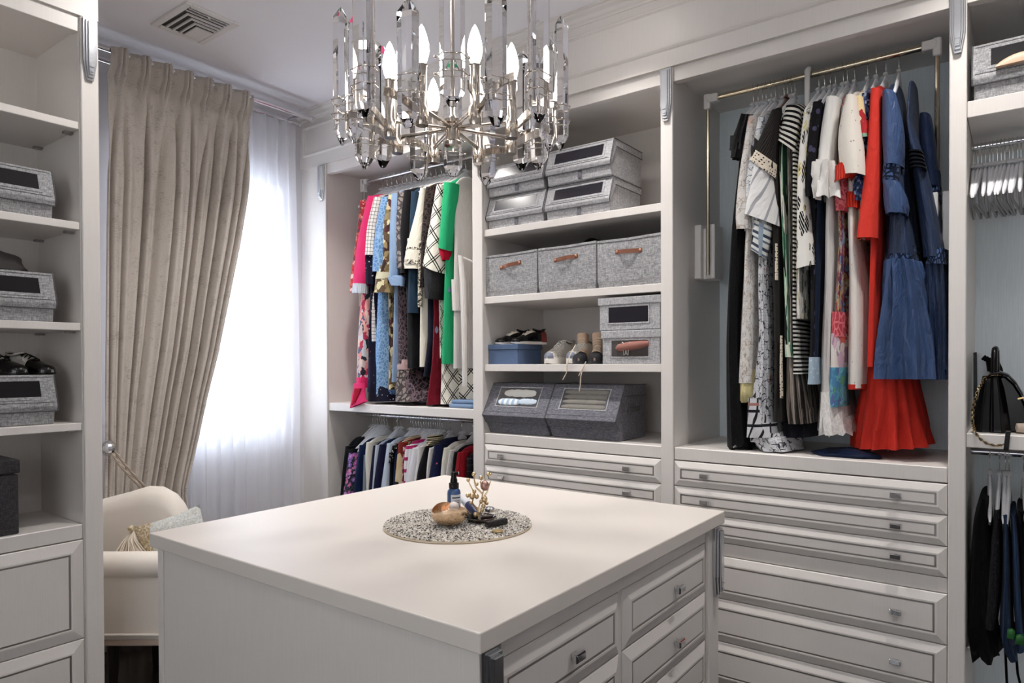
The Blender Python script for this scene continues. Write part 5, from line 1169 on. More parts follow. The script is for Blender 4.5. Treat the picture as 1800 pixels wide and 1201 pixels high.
# black handbag
zb = 1.2545
def bagp(px, py, Y): x, z = at_y(px, py, Y); return (x, Y, z)
xl, xr = at_y(1714, 770, 2.86)[0], at_y(1782, 770, 2.86)[0]
zt = at_y(1745, 662, 2.93)[1]; xc = (xl+xr)/2-.008
t = thing('handbag', 'glossy black leather handbag with gold-woven chain strap on the shelf', 'handbag', (xc, 2.93, zb))
w0, w1 = (xr-xl)/2, (xr-xl)/2*.52; hb = zt-zb
def sect(f, k=1.0):
    hw = (w0+(w1-w0)*f**1.2)*k; hd = (.085-.045*f)*k; z = zb+.002+hb*f; r = []
    P8 = [(-1, -.6), (-.55, -1), (-.12, -.93), (-.04, -1.02), (.04, -1.02), (.12, -.93), (.55, -1), (1, -.6), (1, .6), (.5, 1), (-.5, 1), (-1, .6)]
    return [(xc+a*hw, 2.945+b*hd, z) for a, b in P8]
MB().loft([sect(f) for f in (0, .04, .3, .6, .85, 1)]).build('gusset', M_BLACK, t, bevel=.004, seg=2, smooth=50)
for s in (-.55, .55): MB().tube([(xc+s*(w0+(w1-w0)*f**1.2), 2.945-(.085-.045*f)-.001, zb+.002+hb*f) for f in (0, .3, .6, 1)], .0022, 6).build('welt', M_BLACK, t, smooth=60)
def bx(px, py, Y=2.9): return at_y(px, py, Y)
MB().prism([bx(1722, 768), bx(1738, 668), bx(1766, 661), bx(1783, 676), bx(1796, 697), bx(1808, 728), bx(1812, 768)], lambda a_, b_, c_: (a_, c_, max(b_, zb+.002)), 2.915, 3.05).build('main_body', M_BLACK, t, bevel=.006, seg=2)
fl = [bx(p_, q_, 2.9) for p_, q_ in ((1729, 668), (1740, 657), (1756, 654), (1772, 660), (1786, 674), (1798, 694), (1808, 720))]
mb = MB(); rings = []
for (a_, z_) in fl: rings.append([(a_, 2.893, z_-.006), (a_, 2.893, z_), (a_, 2.97, z_+.005), (a_, 3.06, z_), (a_, 3.06, z_-.006)])
mb.loft(rings).build('flap', M_BLACK, t, bevel=.002, smooth=50)
hx = at_y(1752, 640, 2.945)[0]; zh = at_y(1752, 613, 2.945)[1]
MB().tube([(hx-.006, 2.905, zt+.008), (hx-.006, 2.912, zh-.02), (hx-.005, 2.925, zh-.003), (hx-.003, 2.945, zh), (hx-.002, 2.965, zh-.006), (hx, 2.98, zt+.008)], .0095, 10).build('handle', M_BLACK, t, smooth=60)
M_GOLD = plain('gold_metal', '#c9ad7a', .25, 1.0)
ch = [(1758, 660), (1742, 658), (1729, 668), (1720, 684), (1713, 704), (1709, 724), (1709, 742), (1713, 758), (1722, 771), (1735, 780), (1748, 784), (1760, 783), (1770, 778)]
pts = [Vector(bagp(a, b, 2.90 if i < 3 else 2.86 if i < 7 else 2.792)) for i, (a, b) in enumerate(ch)]
fine = []
for p, q in zip(pts, pts[1:]):
    m = max(1, int((q-p).length/.0085))
    for i in range(m): fine.append(p+(q-p)*i/m)
mb = MB(); mk = MB()
for i, (p, q) in enumerate(zip(fine, fine[1:])):
    d = (q-p).normalized(); a = d.cross(Vector((0, 1, 0))).normalized() if i % 2 else Vector((0, 1, 0))
    c = (p+q)/2
    mb.tube([c+d*(.0068*math.cos(u))+a*(.0042*math.sin(u)) for u in [2*PI*j/9 for j in range(9)]], .0013, 5, closed=True)
mk.tube(fine, .0022, 6)
cs = mb.build('chain_strap', M_GOLD, t, smooth=60); mk.build('leather_lace', M_BLACK, cs, loc=(0, 0, 0))
tp = bagp(1769, 776, 2.792); MB().prism([(-.008, -.03), (.006, -.03), (.012, .035), (-.002, .035)], lambda a, b, c: (tp[0]+a, c, tp[2]+b), 2.786, 2.792).build('strap_end', M_BLACK, t, bevel=.001)
hz = at_y(1796, 700, 2.87); MB().obox((hz[0], 2.875, hz[1]), (1, 0, .25), (0, 1, 0), (0, 0, 1), .012, .004, .003).build('clasp', M_GOLD, t, bevel=.001)
# bags behind it
t = thing('handbag', 'silver-grey folded leather bag with dark fringe, leaning behind the black handbag', 'handbag', (-.06, 3.18, zb))
M_SILV = plain('silver_leather', '#aeb6be', .3); 
b3 = lambda p_, q_: at_y(p_, q_, 3.13)
MB().prism([(b3(1714, 700)[0], zb), b3(1716, 622), b3(1722, 620), b3(1740, 642), b3(1775, 668), b3(1800, 690), (b3(1800, 690)[0], zb)], lambda a, b, c: (a, c, b), 3.14, 3.18).build('body', M_SILV, t, bevel=.004, seg=2)
MB().prism([(b3(1711, 700)[0], zb+.02), b3(1711, 620), b3(1717, 619), (b3(1719, 700)[0], zb+.02)], lambda a, b, c: (a, c, b), 3.128, 3.139).build('dark_edge', M_BLACK, t, bevel=.001)
for i in range(7):
    a = 1727+i*4; p = Vector(bagp(a, 632+i*2, 3.12)); MB().tube([p, p+Vector((.008, -.01, .012)), p+Vector((.016, -.018, -.01)), p+Vector((.02, -.02, -.045))], .005, 6).build('fringe', M_BLACKMATT, t, smooth=60)
mb = MB().lathe([(.002, -.03), (.016, -.026), (.018, 0), (.016, .026), (.002, .03)], (at_y(1797, 765, 2.9)[0]+.01, 2.9, zb+.0185), 12, axis=(1, .2, 0))
tag(mb.build('glove', plain('beige_suede', '#b5a596', .9), smooth=60), 'rolled beige suede glove beside the black handbag', 'glove')
# nude shoe behind the box window, upper right
x, z = at_y(1780, 108, 2.83)
mb = MB(); rings = []
for i in range(14):
    f = i/13; a = x-.045+.15*f; h = .006+.028*math.sin(PI*min(1, f*1.05))**.7
    rings.append([(a, 2.81+.012*math.cos(q)-.004, z-.018+h*max(0, math.sin(q))+.003*f) for q in [PI*j/10 for j in range(11)]])
tag(mb.loft(rings).build('nude_shoe', plain('nude_leather', '#c9a78c', .5), smooth=60), 'nude leather shoe in the window of the box above the empty hangers', 'shoe')
# ================================================================ CHANDELIER
CX, CY_, HZ = -1.405, 1.575, 2.215
n_ = NT('crystal', 0.0); n_.b.inputs['Transmission Weight'].default_value = 1.0; n_.b.inputs['IOR'].default_value = 1.42; M_CRYSTAL = n_.color('#fbfbfd')
n_ = NT('frosted_bulb', .35); n_.b.inputs['Emission Color'].default_value = (1, .95, .9, 1); n_.b.inputs['Emission Strength'].default_value = 24; M_BULB = n_.color('#f2f0ee')
chd = thing('chandelier', 'round nickel chandelier of clear crystal rods with frosted candle bulbs above the island', 'chandelier', (CX, CY_, CEIL))
def CP(r, a, z): return Vector((CX+r*math.cos(a), CY_+r*math.sin(a), z))
MB().lathe([(.004, HZ-.048), (.026, HZ-.046), (.028, HZ-.036), (.022, HZ-.03), (.022, HZ+.018), (.029, HZ+.022), (.029, HZ+.032), (.012, HZ+.04), (.007, HZ+.05), (.007, CEIL-.03), (.06, CEIL-.025), (.065, CEIL-.001), (.01, CEIL-.001)], (CX, CY_, 0), 24).build('hub', M_NICKEL, chd, smooth=35)
NA = 8
for i in range(NA):
    a = 2*PI*(i+.35)/NA
    p = CP(.195, a, HZ+.005)
    MB().tube([CP(.022, a, HZ+.008), CP(.19, a, HZ+.004)], .0065, 10).build('arm', M_NICKEL, chd, smooth=50)
    s_ = MB().lathe([(.002, -.052), (.017, -.052), (.0185, -.048), (.0185, .0), (.0145, .006), (.0145, .115), (.017, .118), (.012, .123), (.004, .123)], p, 18).build('bulb_socket', M_NICKEL, chd, smooth=40)
    MB().lathe([(.011, .122), (.0165, .135), (.0215, .158), (.020, .178), (.014, .203), (.007, .222), (.001, .232)], p, 16).build('bulb', M_BULB, s_, smooth=70, loc=(0, 0, 0))
    # flat curved band from the socket out to a pair of crystals
    for sg in (-1, 1):
        pts = []
        for k in range(9):
            f = k/8; aa = a+sg*f*PI/16*1.0; rr = .198+(.305-.198+.02*(sg > 0))*f; zz = HZ-.02+.075*math.sin(f*PI*.5)*(1 if sg > 0 else .55)
            pts.append(CP(rr, aa, zz))
        rings = []
        for k, q in enumerate(pts):
            t_ = (pts[min(8, k+1)]-pts[max(0, k-1)]); t_.z = 0; t_.normalize(); nrm = Vector((-t_.y, t_.x, 0))*.0022; up = Vector((0, 0, .0125))
            rings.append([q-nrm-up, q+nrm-up, q+nrm+up, q-nrm+up])
        MB().loft(rings).build('band', M_NICKEL, chd, bevel=.0006)
NCR = 16
for i in range(NCR):
    a = 2*PI*(i-.147)/NCR; hi = i % 2 == 0
    r = .335 if hi else .305; z0, z1 = (2.165, 2.575) if hi else (2.135, 2.50)
    if i % 4 == 1: z0, z1 = 2.125, 2.46
    ca, sa = math.cos(a), math.sin(a)
    tn = Vector((-sa, ca, 0)); rd = Vector((ca, sa, 0)); c = Vector((CX, CY_, 0))+rd*r
    w, d = .033, .021
    hexa = [(w, 0), (w*.66, d), (-w*.66, d), (-w, 0), (-w*.66, -d), (w*.66, -d)]
    def R_(k, z, kk=1): return [c+tn*(x*k)+rd*(y*k*kk)+Vector((0, 0, z)) for x, y in hexa]
    up_ = R_(.30, z1, .5); lo_ = R_(.30, z0, .5)
    tip = .036
    cr = MB().loft([lo_, R_(1, z0+tip), R_(1, z1-tip), up_]).build('crystal', M_CRYSTAL, chd)
    zc = HZ+(.055 if hi else .02)
    mb = MB()
    for dz in (-.022, .022):
        loop = [c+tn*(x*1.16)+rd*(y*1.25)+Vector((0, 0, zc+dz)) for x, y in hexa]
        mb.tube(loop, .0016, 6, closed=True)
        for s in (-1, 1): mb.ball(c+tn*(s*w*1.32)+Vector((0, 0, zc+dz)), .0042, 8, 5)
    mb.tube([c-rd*(d*1.3)+Vector((0, 0, zc-.024)), c-rd*(d*1.3)+Vector((0, 0, zc+.024))], .004, 6)
    mb.build('clamp', M_NICKEL, cr, smooth=60, loc=(0, 0, 0))

# ================================================================ CURTAINS
XC = -3.60
t = thing('curtain_rod', 'front chrome curtain rod carrying the beige curtain', 'curtain rod', (XC, 2.1, 3.05))
MB().tube([(XC, 1.42, 3.05), (XC, 2.705, 3.05)], .016, 14).build('rod', M_CHROME, t, smooth=50)
MB().tube([(XC, 2.700, 3.05), (XC, 2.722, 3.05)], .018, 14).build('end_cap', M_CHROME, t, smooth=50)
MB().tube([(XW, 1.47, 3.05), (XC, 1.47, 3.05)], .010, 10).build('bracket', M_CHROME, t, smooth=50)
MB().tube([(XW, 2.62, 3.05), (XC, 2.62, 3.05)], .010, 10).build('bracket', M_CHROME, t, smooth=50)
t = thing('curtain_rod', 'rear chrome curtain rod carrying the white sheer', 'curtain rod', (-3.735, 2.1, 3.045))
MB().tube([(-3.735, 1.42, 3.045), (-3.735, 2.70, 3.045)], .013, 14).build('rod', M_CHROME, t, smooth=50)
MB().tube([(-3.735, 2.698, 3.045), (-3.735, 2.716, 3.045)], .015, 14).build('end_cap', M_CHROME, t, smooth=50)
n_ = NT('beige_curtain_cloth', .75, spec=.25, sheen=.1); v_ = n_.uv(src='Object')
na = n_.noise(n_.uv((8, 8, 60), src='Object'), 8, 4, .65); nb = n_.noise(n_.uv((100, 100, 9), src='Object'), 4, 3); nc = n_.noise(n_.uv((14, 14, 14), src='Object'), 1.2, 2)
slub = n_.math('MULTIPLY', n_.math('GREATER_THAN', n_.math('ADD', na, n_.math('MULTIPLY', nc, .5)), .86), .55)
n_.bump(nb, .15, .002)
M_CURT = n_.color(n_.mix(slub, n_.mix(nb, '#bcb4ab', '#d5cec6'), '#8a8079'))
rpx = [(443, 176), (436, 260), (427, 350), (414, 430), (396, 520), (376, 620), (356, 700), (341, 770), (327, 830), (318, 868)]
lpx = [(192, 92), (189, 150), (186, 250), (183, 400), (181, 600), (179, 800), (178, 868)]
RZl = [(at_x(a, b, XC)) for a, b in rpx]; LZl = [(at_x(a, b, XC)) for a, b in lpx]
def edge(tab, z):
    zs = [p[1] for p in tab][::-1]; ys = [p[0] for p in tab][::-1]
    return float(np.interp(z, zs, ys))
NU, NV, ZT, ZB = 420, 64, 3.062, ZF+.03
rows = []
ZTIE = .86
CREASES = [(.03, .5, .012), (.12, .45, .016), (.265, 1.0, .012), (.35, .35, .02), (.46, .7, .014), (.565, 1.0, .012), (.655, .7, .014), (.765, 1.0, .012), (.845, .8, .012), (.92, .8, .012), (.97, .5, .01)]
for j in range(NV+1):
    z = ZT+(ZB-ZT)*j/NV; row = []
    yl, yr = edge(LZl, z), edge(RZl, z)
    if z < ZTIE: f = (ZTIE-z)/(ZTIE-ZB); yr = yr+(.10)*f; yl = yl-.04*f
    hd = max(0.0, min(1.0, (z-2.90)/.05))            # header
    k = max(0.0, min(1.0, (2.90-z)/.45)); tie = max(0.0, 1-abs(z-ZTIE)/.6)
    for i in range(NU+1):
        u = i/NU; wob = .012*math.sin(z*1.7+u*8)*k
        x = .022*math.sin(2*PI*(u*2.3+.1))*k+.010*math.sin(2*PI*u*9+z*.7)*k
        for c_, dp, wd in CREASES:                     # narrow deep creases between broad swells
            q = (u-c_-wob*.6-(.03*(1-k)*math.sin(c_*40)))/wd
            if abs(q) < 4: x += k*(1-.5*tie)*(-.115*dp*math.exp(-q*q)+.022*dp*math.exp(-((q-2.2)/1.3)**2))
        ph = u*7.0; fr = ph % 1.0; g = max(0.0, 1-abs(fr-.5)/.24)
        pl = abs(math.sin(PI*3*(fr-.26)/.48))*g**.4
        x = x*(1-hd)+hd*(.012*math.sin(2*PI*ph)+.040*pl)
        pin = math.exp(-((z-2.915)/.035)**2); x += pin*(.030*g-.035*(1-g))
        below = max(0, 1-abs(z-2.78)/.14); x += below*.020*math.sin(2*PI*ph*1.0-PI/2)*(1-pin)
        sw = .012*math.sin(z*3.1+u*5)*k
        row.append((XC+.02+x, yl+(yr-yl)*u+sw*(1-u)*u*2, z))
    rows.append(row)
mb = MB(); mb.loft(rows, False, False, closed=False)
cur = mb.build('curtain', M_CURT, smooth=180)
md = cur.modifiers.new('thickness', 'SOLIDIFY'); md.thickness = .003
tag(cur, 'heavy beige pinch-pleated curtain swept aside at the window', 'curtain')
# sheer
n_ = NT('white_sheer'); tr = n_.n('ShaderNodeBsdfTransparent'); df = n_.n('ShaderNodeBsdfDiffuse'); tl = n_.n('ShaderNodeBsdfTranslucent')
df.inputs[0].default_value = lin('#f2f2f5'); tl.inputs[0].default_value = lin('#f2f3f8'); tr.inputs[0].default_value = (1, 1, 1, 1)
m1 = n_.n('ShaderNodeMixShader'); m1.inputs[0].default_value = .5; m2 = n_.n('ShaderNodeMixShader'); m2.inputs[0].default_value = .77
L_ = n_.t.links.new; L_(df.outputs[0], m1.inputs[1]); L_(tl.outputs[0], m1.inputs[2]); L_(tr.outputs[0], m2.inputs[1]); L_(m1.outputs[0], m2.inputs[2]); L_(m2.outputs[0], n_.t.nodes['Material Output'].inputs['Surface']); M_SHEER = n_.m
rows = []
for j in range(31):
    z = 3.04+(ZF+.02-3.04)*j/30; row = []
    for i in range(241):
        u = i/240; y = 1.62+(2.672-1.62)*u
        hdr = max(0, min(1, (z-2.86)/.08))
        x = (.016+.006*(1-hdr))*math.sin(2*PI*(u*13+.06*math.sin(z*.9+u*7)))+.007*math.sin(2*PI*u*29+z*.8)
        row.append((-3.735+x, y+.008*math.sin(2*PI*u*13+1)+.01*(1-hdr)*math.sin(z*1.3)*(u), z))
    rows.append(row)
sh = MB().loft(rows, False, False, closed=False).build('sheer_curtain', M_SHEER, smooth=180)
tag(sh, 'white sheer curtain glowing with daylight before the window', 'curtain')
# tie-back with crystal knob
t = thing('curtain_holdback', 'crystal ball curtain holdback knob left of the beige curtain', 'holdback', (-3.52, 1.475, 1.095))
kp = Vector((-3.50, at_x(192, 788, -3.50)[0], at_x(192, 788, -3.50)[1]))
MB().ball(kp, .030, 12, 8).build('crystal_knob', plain('bright_crystal_mirror', '#dcdde2', .06, .9), t, smooth=20)
MB().lathe([(.034, -.004), (.036, .0), (.034, .004), (.028, .004), (.028, -.004)], kp-Vector((.012, 0, 0)), 20, axis=(1, -.3, 0)).build('rosette', M_CHROME, t, smooth=50)
MB().tube([(XW, kp.y-.02, kp.z), kp], .008, 8).build('stem', M_CHROME, t, smooth=50)
n_ = NT('twisted_cord', .6); wv = n_.n('ShaderNodeTexWave'); wv.inputs['Scale'].default_value = 60; wv.bands_direction = 'DIAGONAL'; n_.t.links.new(n_.uv(src='Object'), wv.inputs[0])
M_CORD = n_.color(n_.mix(wv.outputs[1], '#8f8173', '#cfc2b2'))
for dx in (0, 1):
    e = [(197+dx*6, 798-dx*4), (212+dx*7, 820-dx*4), (232+dx*6, 842-dx*4), (250+dx*6, 860-dx*3), (262+dx*6, 874-dx*2)]
    pts = []
    for a, b in e:
        X = -3.485; y, z = at_x(a, b, X); pts.append((X, y, z))
    MB().tube([kp]+pts, .0062, 8).build('cord', M_CORD, t, smooth=60)

# ================================================================ ARMCHAIR
FH = Vector((-math.sin(YAW), math.cos(YAW), 0)); RH = Vector((math.cos(YAW), math.sin(YAW), 0))
def CHP(a, b, z): return RH*a+FH*b+Vector((0, 0, z))
def ab(px, py, b):
    d = RX*((px-900)/FPX)-UX*((py-CYP)/FPX)+FX; s = b/d.dot(FH); p = d*s
    return p.dot(RH), p.z+EYE
n_ = NT('ivory_upholstery', .8, spec=.2, sheen=.15); w_ = n_.noise(n_.uv((120, 120, 120), src='Object'), 4, 2); n_.bump(w_, .12, .002); M_UPH = n_.color(n_.mix(w_, '#e2dad0', '#efe8df'))
ch = thing('armchair', 'ivory upholstered armchair tucked beside the curtain, behind the island', 'armchair', tuple(CHP(-1.6, 3.0, ZF)))
aL, aR = -1.735, -1.30
zr = ab(225, 975, 2.76)[1]-.052; bz = ab(225, 1126, 2.80)[1]
mb = MB(); rings = []
for (k, z) in ((.97, bz), (1.0, bz+.02), (1.0, zr-.08), (.985, zr-.02)):
    rings.append([CHP((aL+aR)/2+x*(aR-aL)/2*k, 3.03+y*.235*k, z) for x, y in ((-1, -.92), (-.95, -1), (.95, -1), (1, -.92), (1, .92), (.95, 1), (-.95, 1), (-1, .92))])
mb.loft(rings).build('base', M_UPH, ch, bevel=.006, seg=2, smooth=50)
r0 = .052
arm = MB().tube([CHP(aL-.004, 2.80, zr), CHP(aL+.01, 2.80, zr), CHP(aR-.01, 2.80, zr), CHP(aR+.004, 2.80, zr)], [r0*.9, r0, r0, r0*.9], 24).build('arm', M_UPH, ch, smooth=50)
MB().tube([CHP(aL, 2.786, bz+.028), CHP(aR, 2.786, bz+.028)], .006, 8).build('piping', M_UPH, ch, smooth=60)
MB().prism([(aL, bz-.03), (aR, bz-.03), (aR, bz+.002), (aL, bz+.002)], lambda a, z, b: CHP(a, b, z), 2.81, 3.25).build('base_rail', plain('pale_pink_beige_band', '#c9b5a6', .7), ch, bevel=.008, seg=2)
# back with a rounded, rising top
prof = [(100, 900), (140, 890), (180, 878), (222, 867), (255, 857), (280, 858), (298, 868), (312, 885), (322, 905)]
rings = []
for px, py in prof:
    a, zt = ab(px, py, 3.16); r = []
    for (db, dz) in ((-.03, -.40), (-.05, -.16), (-.055, -.08), (-.045, -.03), (-.015, -.004), (.02, .0), (.055, -.015), (.075, -.05), (.078, -.10), (.06, -.16), (.05, -.40)):
        r.append(CHP(a, 3.18+db, zt+dz))
    rings.append(r)
MB().loft(rings).build('backrest', M_UPH, ch, smooth=50)
MB().prism([(aL+.02, bz+.10), (aR-.02, bz+.10), (aR-.02, bz+.20), (aL+.02, bz+.20)], lambda a, z, b: CHP(a, b, z), 2.86, 3.14).build('seat_cushion', M_UPH, ch, bevel=.03, seg=3, smooth=60)
M_DWOOD = plain('dark_wood', '#1a1210', .35)
for a in (aL+.05, aR-.05):
    for b in (2.86, 3.2):
        MB().lathe([(.013, ZF+.001), (.016, ZF+.05), (.026, bz-.031)], CHP(a, b, 0), 12).build('leg', M_DWOOD, ch, smooth=50)
# cushion with tassel
n_ = NT('silver_brocade', .45, spec=.4, sheen=.2); q = n_.noise(n_.uv((45, 45, 45), src='Object'), 2, 4, .7, 1.5)
M_BROC = n_.color(n_.ramp(q, [(.36, '#b9b3a4'), (.5, '#cdd3d3'), (.62, '#e6e6e2')])); M_GOLDBAND = n_ = None
nb_ = NT('gold_brocade', .4, .25); M_GB = nb_.color(nb_.ramp(nb_.noise(nb_.uv((60, 60, 60), src='Object'), 2, 3), [(.4, '#a8926b'), (.6, '#e3d9c4')]))
cu = thing('cushion', 'silver brocade cushion with gold corner and tassel leaning in the armchair', 'cushion', tuple(CHP(-1.47, 3.0, .75)))
ca, cz = ab(311, 966, 2.99); th = math.radians(18.6)
def cush(u, v, w):      # u right along the top edge, v down, w towards the viewer
    a = ca+u*math.cos(th)+v*math.sin(th); z = cz+u*math.sin(th)-v*math.cos(th)
    return CHP(a, 2.99-w+.10*v*-1*.6, z)
S_ = .155
def cgrid(sign, u0=-1, u1=1, infl=0):
    rows = []
    for i in range(17):
        u = u0+(u1-u0)*i/16; row = []
        for j in range(17):
            v = -1+2*j/16; e = max(0, (1-abs(u)**3)*(1-abs(v)**3))
            pin = 1-.07*(1-u*u)*abs(v)-.0*u; pin2 = 1-.07*(1-v*v)*abs(u)
            row.append(cush(u*S_*pin2, v*S_*pin, sign*(.055*e**.55+infl)))
        rows.append(row)
    return rows
MB().loft(cgrid(1), False, False, closed=False).loft(cgrid(-1), False, False, closed=False).build('cover', M_BROC, cu, smooth=80)
MB().loft(cgrid(1, -1, -.45, .0012), False, False, closed=False).build('gold_band', M_GB, cu, smooth=80)
tas = MB(); tp = Vector(cush(-S_, -S_, .01)); rr_ = random.Random(5)
for i in range(46):
    dx = rr_.uniform(-.045, .095); dz = -.115+rr_.uniform(-.02, .012); db = rr_.uniform(-.03, .02)
    e = tp+RH*dx+FH*(db-.05)+Vector((0, 0, dz)); m = tp+RH*(dx*.35)+FH*(db*.5-.03)+Vector((0, 0, dz*.45))
    tas.tube([tp+RH*.004+Vector((0, 0, -.01)), m, e], .0026, 5)
to = tas.build('tassel', plain('cream_silk_thread', '#ddd3c4', .6), cu, smooth=60)
MB().ball(tp+RH*.004-FH*.015, .014, 12, 8).build('tassel_knot', M_GB, to, smooth=80, loc=(0, 0, 0))

# ================================================================ ON THE ISLAND
mc = Vector((-1.360, 1.540, ZI)); mr = .222
pm = thing('placemat', 'round placemat of grey, black and white beads on the island top', 'placemat', tuple(mc))
MB().lathe([(.0, .0004), (mr-.002, .0004), (mr, .002), (mr, .0042), (mr-.003, .0055), (0, .0055)], mc, 72, cap0=False, cap1=False).build('backing', plain('beige_backing', '#c2b39c', .8), pm, smooth=40)
n_ = NT('mixed_beads', .3, spec=.6); gi = n_.n('ShaderNodeNewGeometry')
M_BEAD = n_.color(n_.ramp(gi.outputs['Random Per Island'], [(0, '#d9d5cf'), (.30, '#b9b4ae'), (.52, '#8a8580'), (.68, '#eeeae4'), (.86, '#3a3735'), (.95, '#1c1a1a')], True))
vs, fs = [], []; rb = random.Random(11); rad = .0029
for k in range(37):
    r = .003+k*.00598
    if r > mr-.003: break
    n = max(1, int(2*PI*r/.0062))
    for i in range(n):
        a = 2*PI*(i+rb.random()*.5)/n; x, y = mc.x+r*math.cos(a), mc.y+r*math.sin(a); z = ZI+.0066+rb.uniform(-.0006, .0012); b = len(vs); R_ = rad*rb.uniform(.85, 1.1)
        vs += [(x+R_, y, z), (x, y+R_, z), (x-R_, y, z), (x, y-R_, z), (x, y, z+R_)]
        vs += [(x+R_*.72*c_, y+R_*.72*s_, z+R_*.66) for c_, s_ in ((.7, .7), (-.7, .7), (-.7, -.7), (.7, -.7))]
        fs += [(b, b+1, b+5), (b+1, b+2, b+6), (b+2, b+3, b+7), (b+3, b, b+8), (b, b+5, b+8), (b+1, b+6, b+5), (b+2, b+7, b+6), (b+3, b+8, b+7), (b+4, b+8, b+5), (b+4, b+5, b+6), (b+4, b+6, b+7), (b+4, b+7, b+8)]
me = bpy.data.meshes.new('beads'); me.from_pydata(vs, [], fs); me.materials.append(M_BEAD); bo = link('beads', me, pm); bo['kind'] = 'stuff'
zt = ZI+.0098
def on_top(px, py): x, y = at_z(px, py, zt); return Vector((x, y, zt))
# spray bottle
p = on_top(798, 901)
bt = thing('spray_bottle', 'small blue spray bottle with black pump and white label, standing on the placemat', 'bottle', tuple(p))
n_ = NT('blue_translucent_plastic', .2); n_.b.inputs['Transmission Weight'].default_value = .25; M_BLUEP = n_.color('#3d5c8c')
MB().lathe([(.004, .0), (.0205, .001), (.0218, .005), (.0218, .060), (.0205, .070), (.015, .077), (.011, .080), (.004, .080)], p, 24).build('bottle_body', M_BLUEP, bt, smooth=40)
MB().lathe([(.012, .078), (.0162, .079), (.0162, .094), (.0115, .096), (.0115, .104), (.009, .112), (.008, .128), (.003, .129)], p, 20).build('pump_collar', M_BLACK, bt, smooth=40)
vd = Vector((p.x, p.y, 0)).normalized(); sd = Vector((-vd.y, vd.x, 0))*-1
MB().obox(p+Vector((0, 0, .125))+sd*.004, sd, vd, (0, 0, 1), .011, .007, .0045).build('spray_nozzle', M_BLACK, bt, bevel=.0015)
MB().obox(p+Vector((0, 0, .126))+sd*.0155, sd, vd, (0, 0, 1), .0015, .005, .004).build('nozzle_tip', M_CHROME, bt, bevel=.0005)
base_a = math.atan2(-p.y, -p.x)
def lab(z0, z1, a0, a1, mat, name, rad=.0222):
    rings = [[(p.x+rad*math.cos(base_a+a), p.y+rad*math.sin(base_a+a), p.z+z) for a in np.linspace(a0, a1, 14)] for z in (z0, z1)]
    return MB().loft(rings, False, False, closed=False).build(name, mat, bt, smooth=180)
lb = lab(.012, .060, -.45, 1.3, plain('white_label', '#dfe1e6', .5), 'label')
M_INK = plain('label_ink', '#23262f', .6)
for z0, z1, a0, a1 in ((.0485, .0525, -.25, 1.1), (.040, .0415, .1, 1.0), (.0345, .036, .25, .9), (.029, .0305, .0, 1.1), (.024, .0253, .1, 1.0), (.018, .0193, .2, .9)): lab(z0, z1, a0, a1, M_INK, 'label_text', .0224)
# hammered gold bowl
M_TRINK = plain('pearl', '#e0d6cc', .3)
p = on_top(790, 923)
bw = thing('bowl', 'hammered gold bowl holding small trinkets, at the front of the placemat', 'bowl', tuple(p))
n_ = NT('hammered_gold', .22, 1.0); hm = n_.vor(n_.uv(src='Object'), 140, 'SMOOTH_F1'); n_.bump(hm, .2, .002); M_HG = n_.color('#ecd0b2')
rings = []
for (r, z) in ((.012, .0), (.028, .002), (.045, .014), (.0545, .032), (.0525, .050), (.050, .0505), (.0515, .033), (.042, .016), (.022, .005), (.004, .004)):
    rings.append([(p.x+r*math.cos(a)*(1+.02*math.sin(5*a)), p.y+r*math.sin(a), p.z+z+(.008*math.cos(a*2+1.0)*(z/.05)**2)) for a in [2*PI*j/32 for j in range(32)]])
MB().loft(rings).build('bowl_body', M_HG, bw, smooth=60)
for i, (mt, lb_) in enumerate(((M_HG, 'gold leaf-shaped'), (M_COPPER, 'copper-coloured twisted'), (M_TRINK, 'pearly cream'))):
    a = 2.2*i; r = .020; c = p+Vector((r*math.cos(a), r*math.sin(a), .034))
    tag(MB().lathe([(.001, -.009), (.008, -.005), (.011, .001), (.005, .007), (.001, .009)], c, 10, axis=(math.cos(a*3), math.sin(a*2), .4)).build('trinket', mt, smooth=60), 'small '+lb_+' trinket lying inside the gold bowl', 'trinket', 'trinkets in the gold bowl')
mb = MB()
for (a_, b_, z_) in ((.03, .0, .062),): mb.ball(p+Vector((.002, .018, .050)), .016, 12, 8)
tag(mb.build('cotton_ball', plain('pinkish_white_sphere', '#ded0c8', .5), smooth=80), 'smooth pale ball resting in the gold bowl', 'ornament')
# mirrored dish with a jewellery tree
p = on_top(845, 916)
ds = thing('dish', 'dark mirrored dish under the gold jewellery tree', 'dish', tuple(p))
MB().lathe([(.01, 0), (.036, .001), (.044, .008), (.047, .013), (.045, .014), (.041, .009), (.034, .005), (.001, .005)], p, 32).build('dish_body', plain('dark_silver', '#6f6a66', .15, 1.0), ds, smooth=50)
tr_ = thing('jewellery_tree', 'gold branch-shaped jewellery tree with buds, standing in the dark dish', 'jewellery stand', tuple(p+Vector((0, 0, .006))))
M_TG = plain('soft_gold', '#dcc6a0', .32, 1.0)
def TP(px, py, dd=0.0):
    dist = Vector((p.x, p.y, 0)).dot(FX); d = RX*((px-900)/FPX)-UX*((py-CYP)/FPX)+FX
    q = d*((dist+dd)/d.dot(FX)); return Vector((q.x, q.y, q.z+EYE))
br = [[(842, 912), (840, 896), (846, 880), (850, 862), (844, 848), (851, 836)], [(840, 898), (830, 884), (834, 868), (826, 852), (823, 844)], [(846, 880), (856, 866), (862, 846)], [(848, 868), (836, 856), (834, 846), (833, 836)], [(843, 902), (852, 888), (853, 876)], [(850, 858), (856, 852), (851, 842)]]
bo_ = MB()
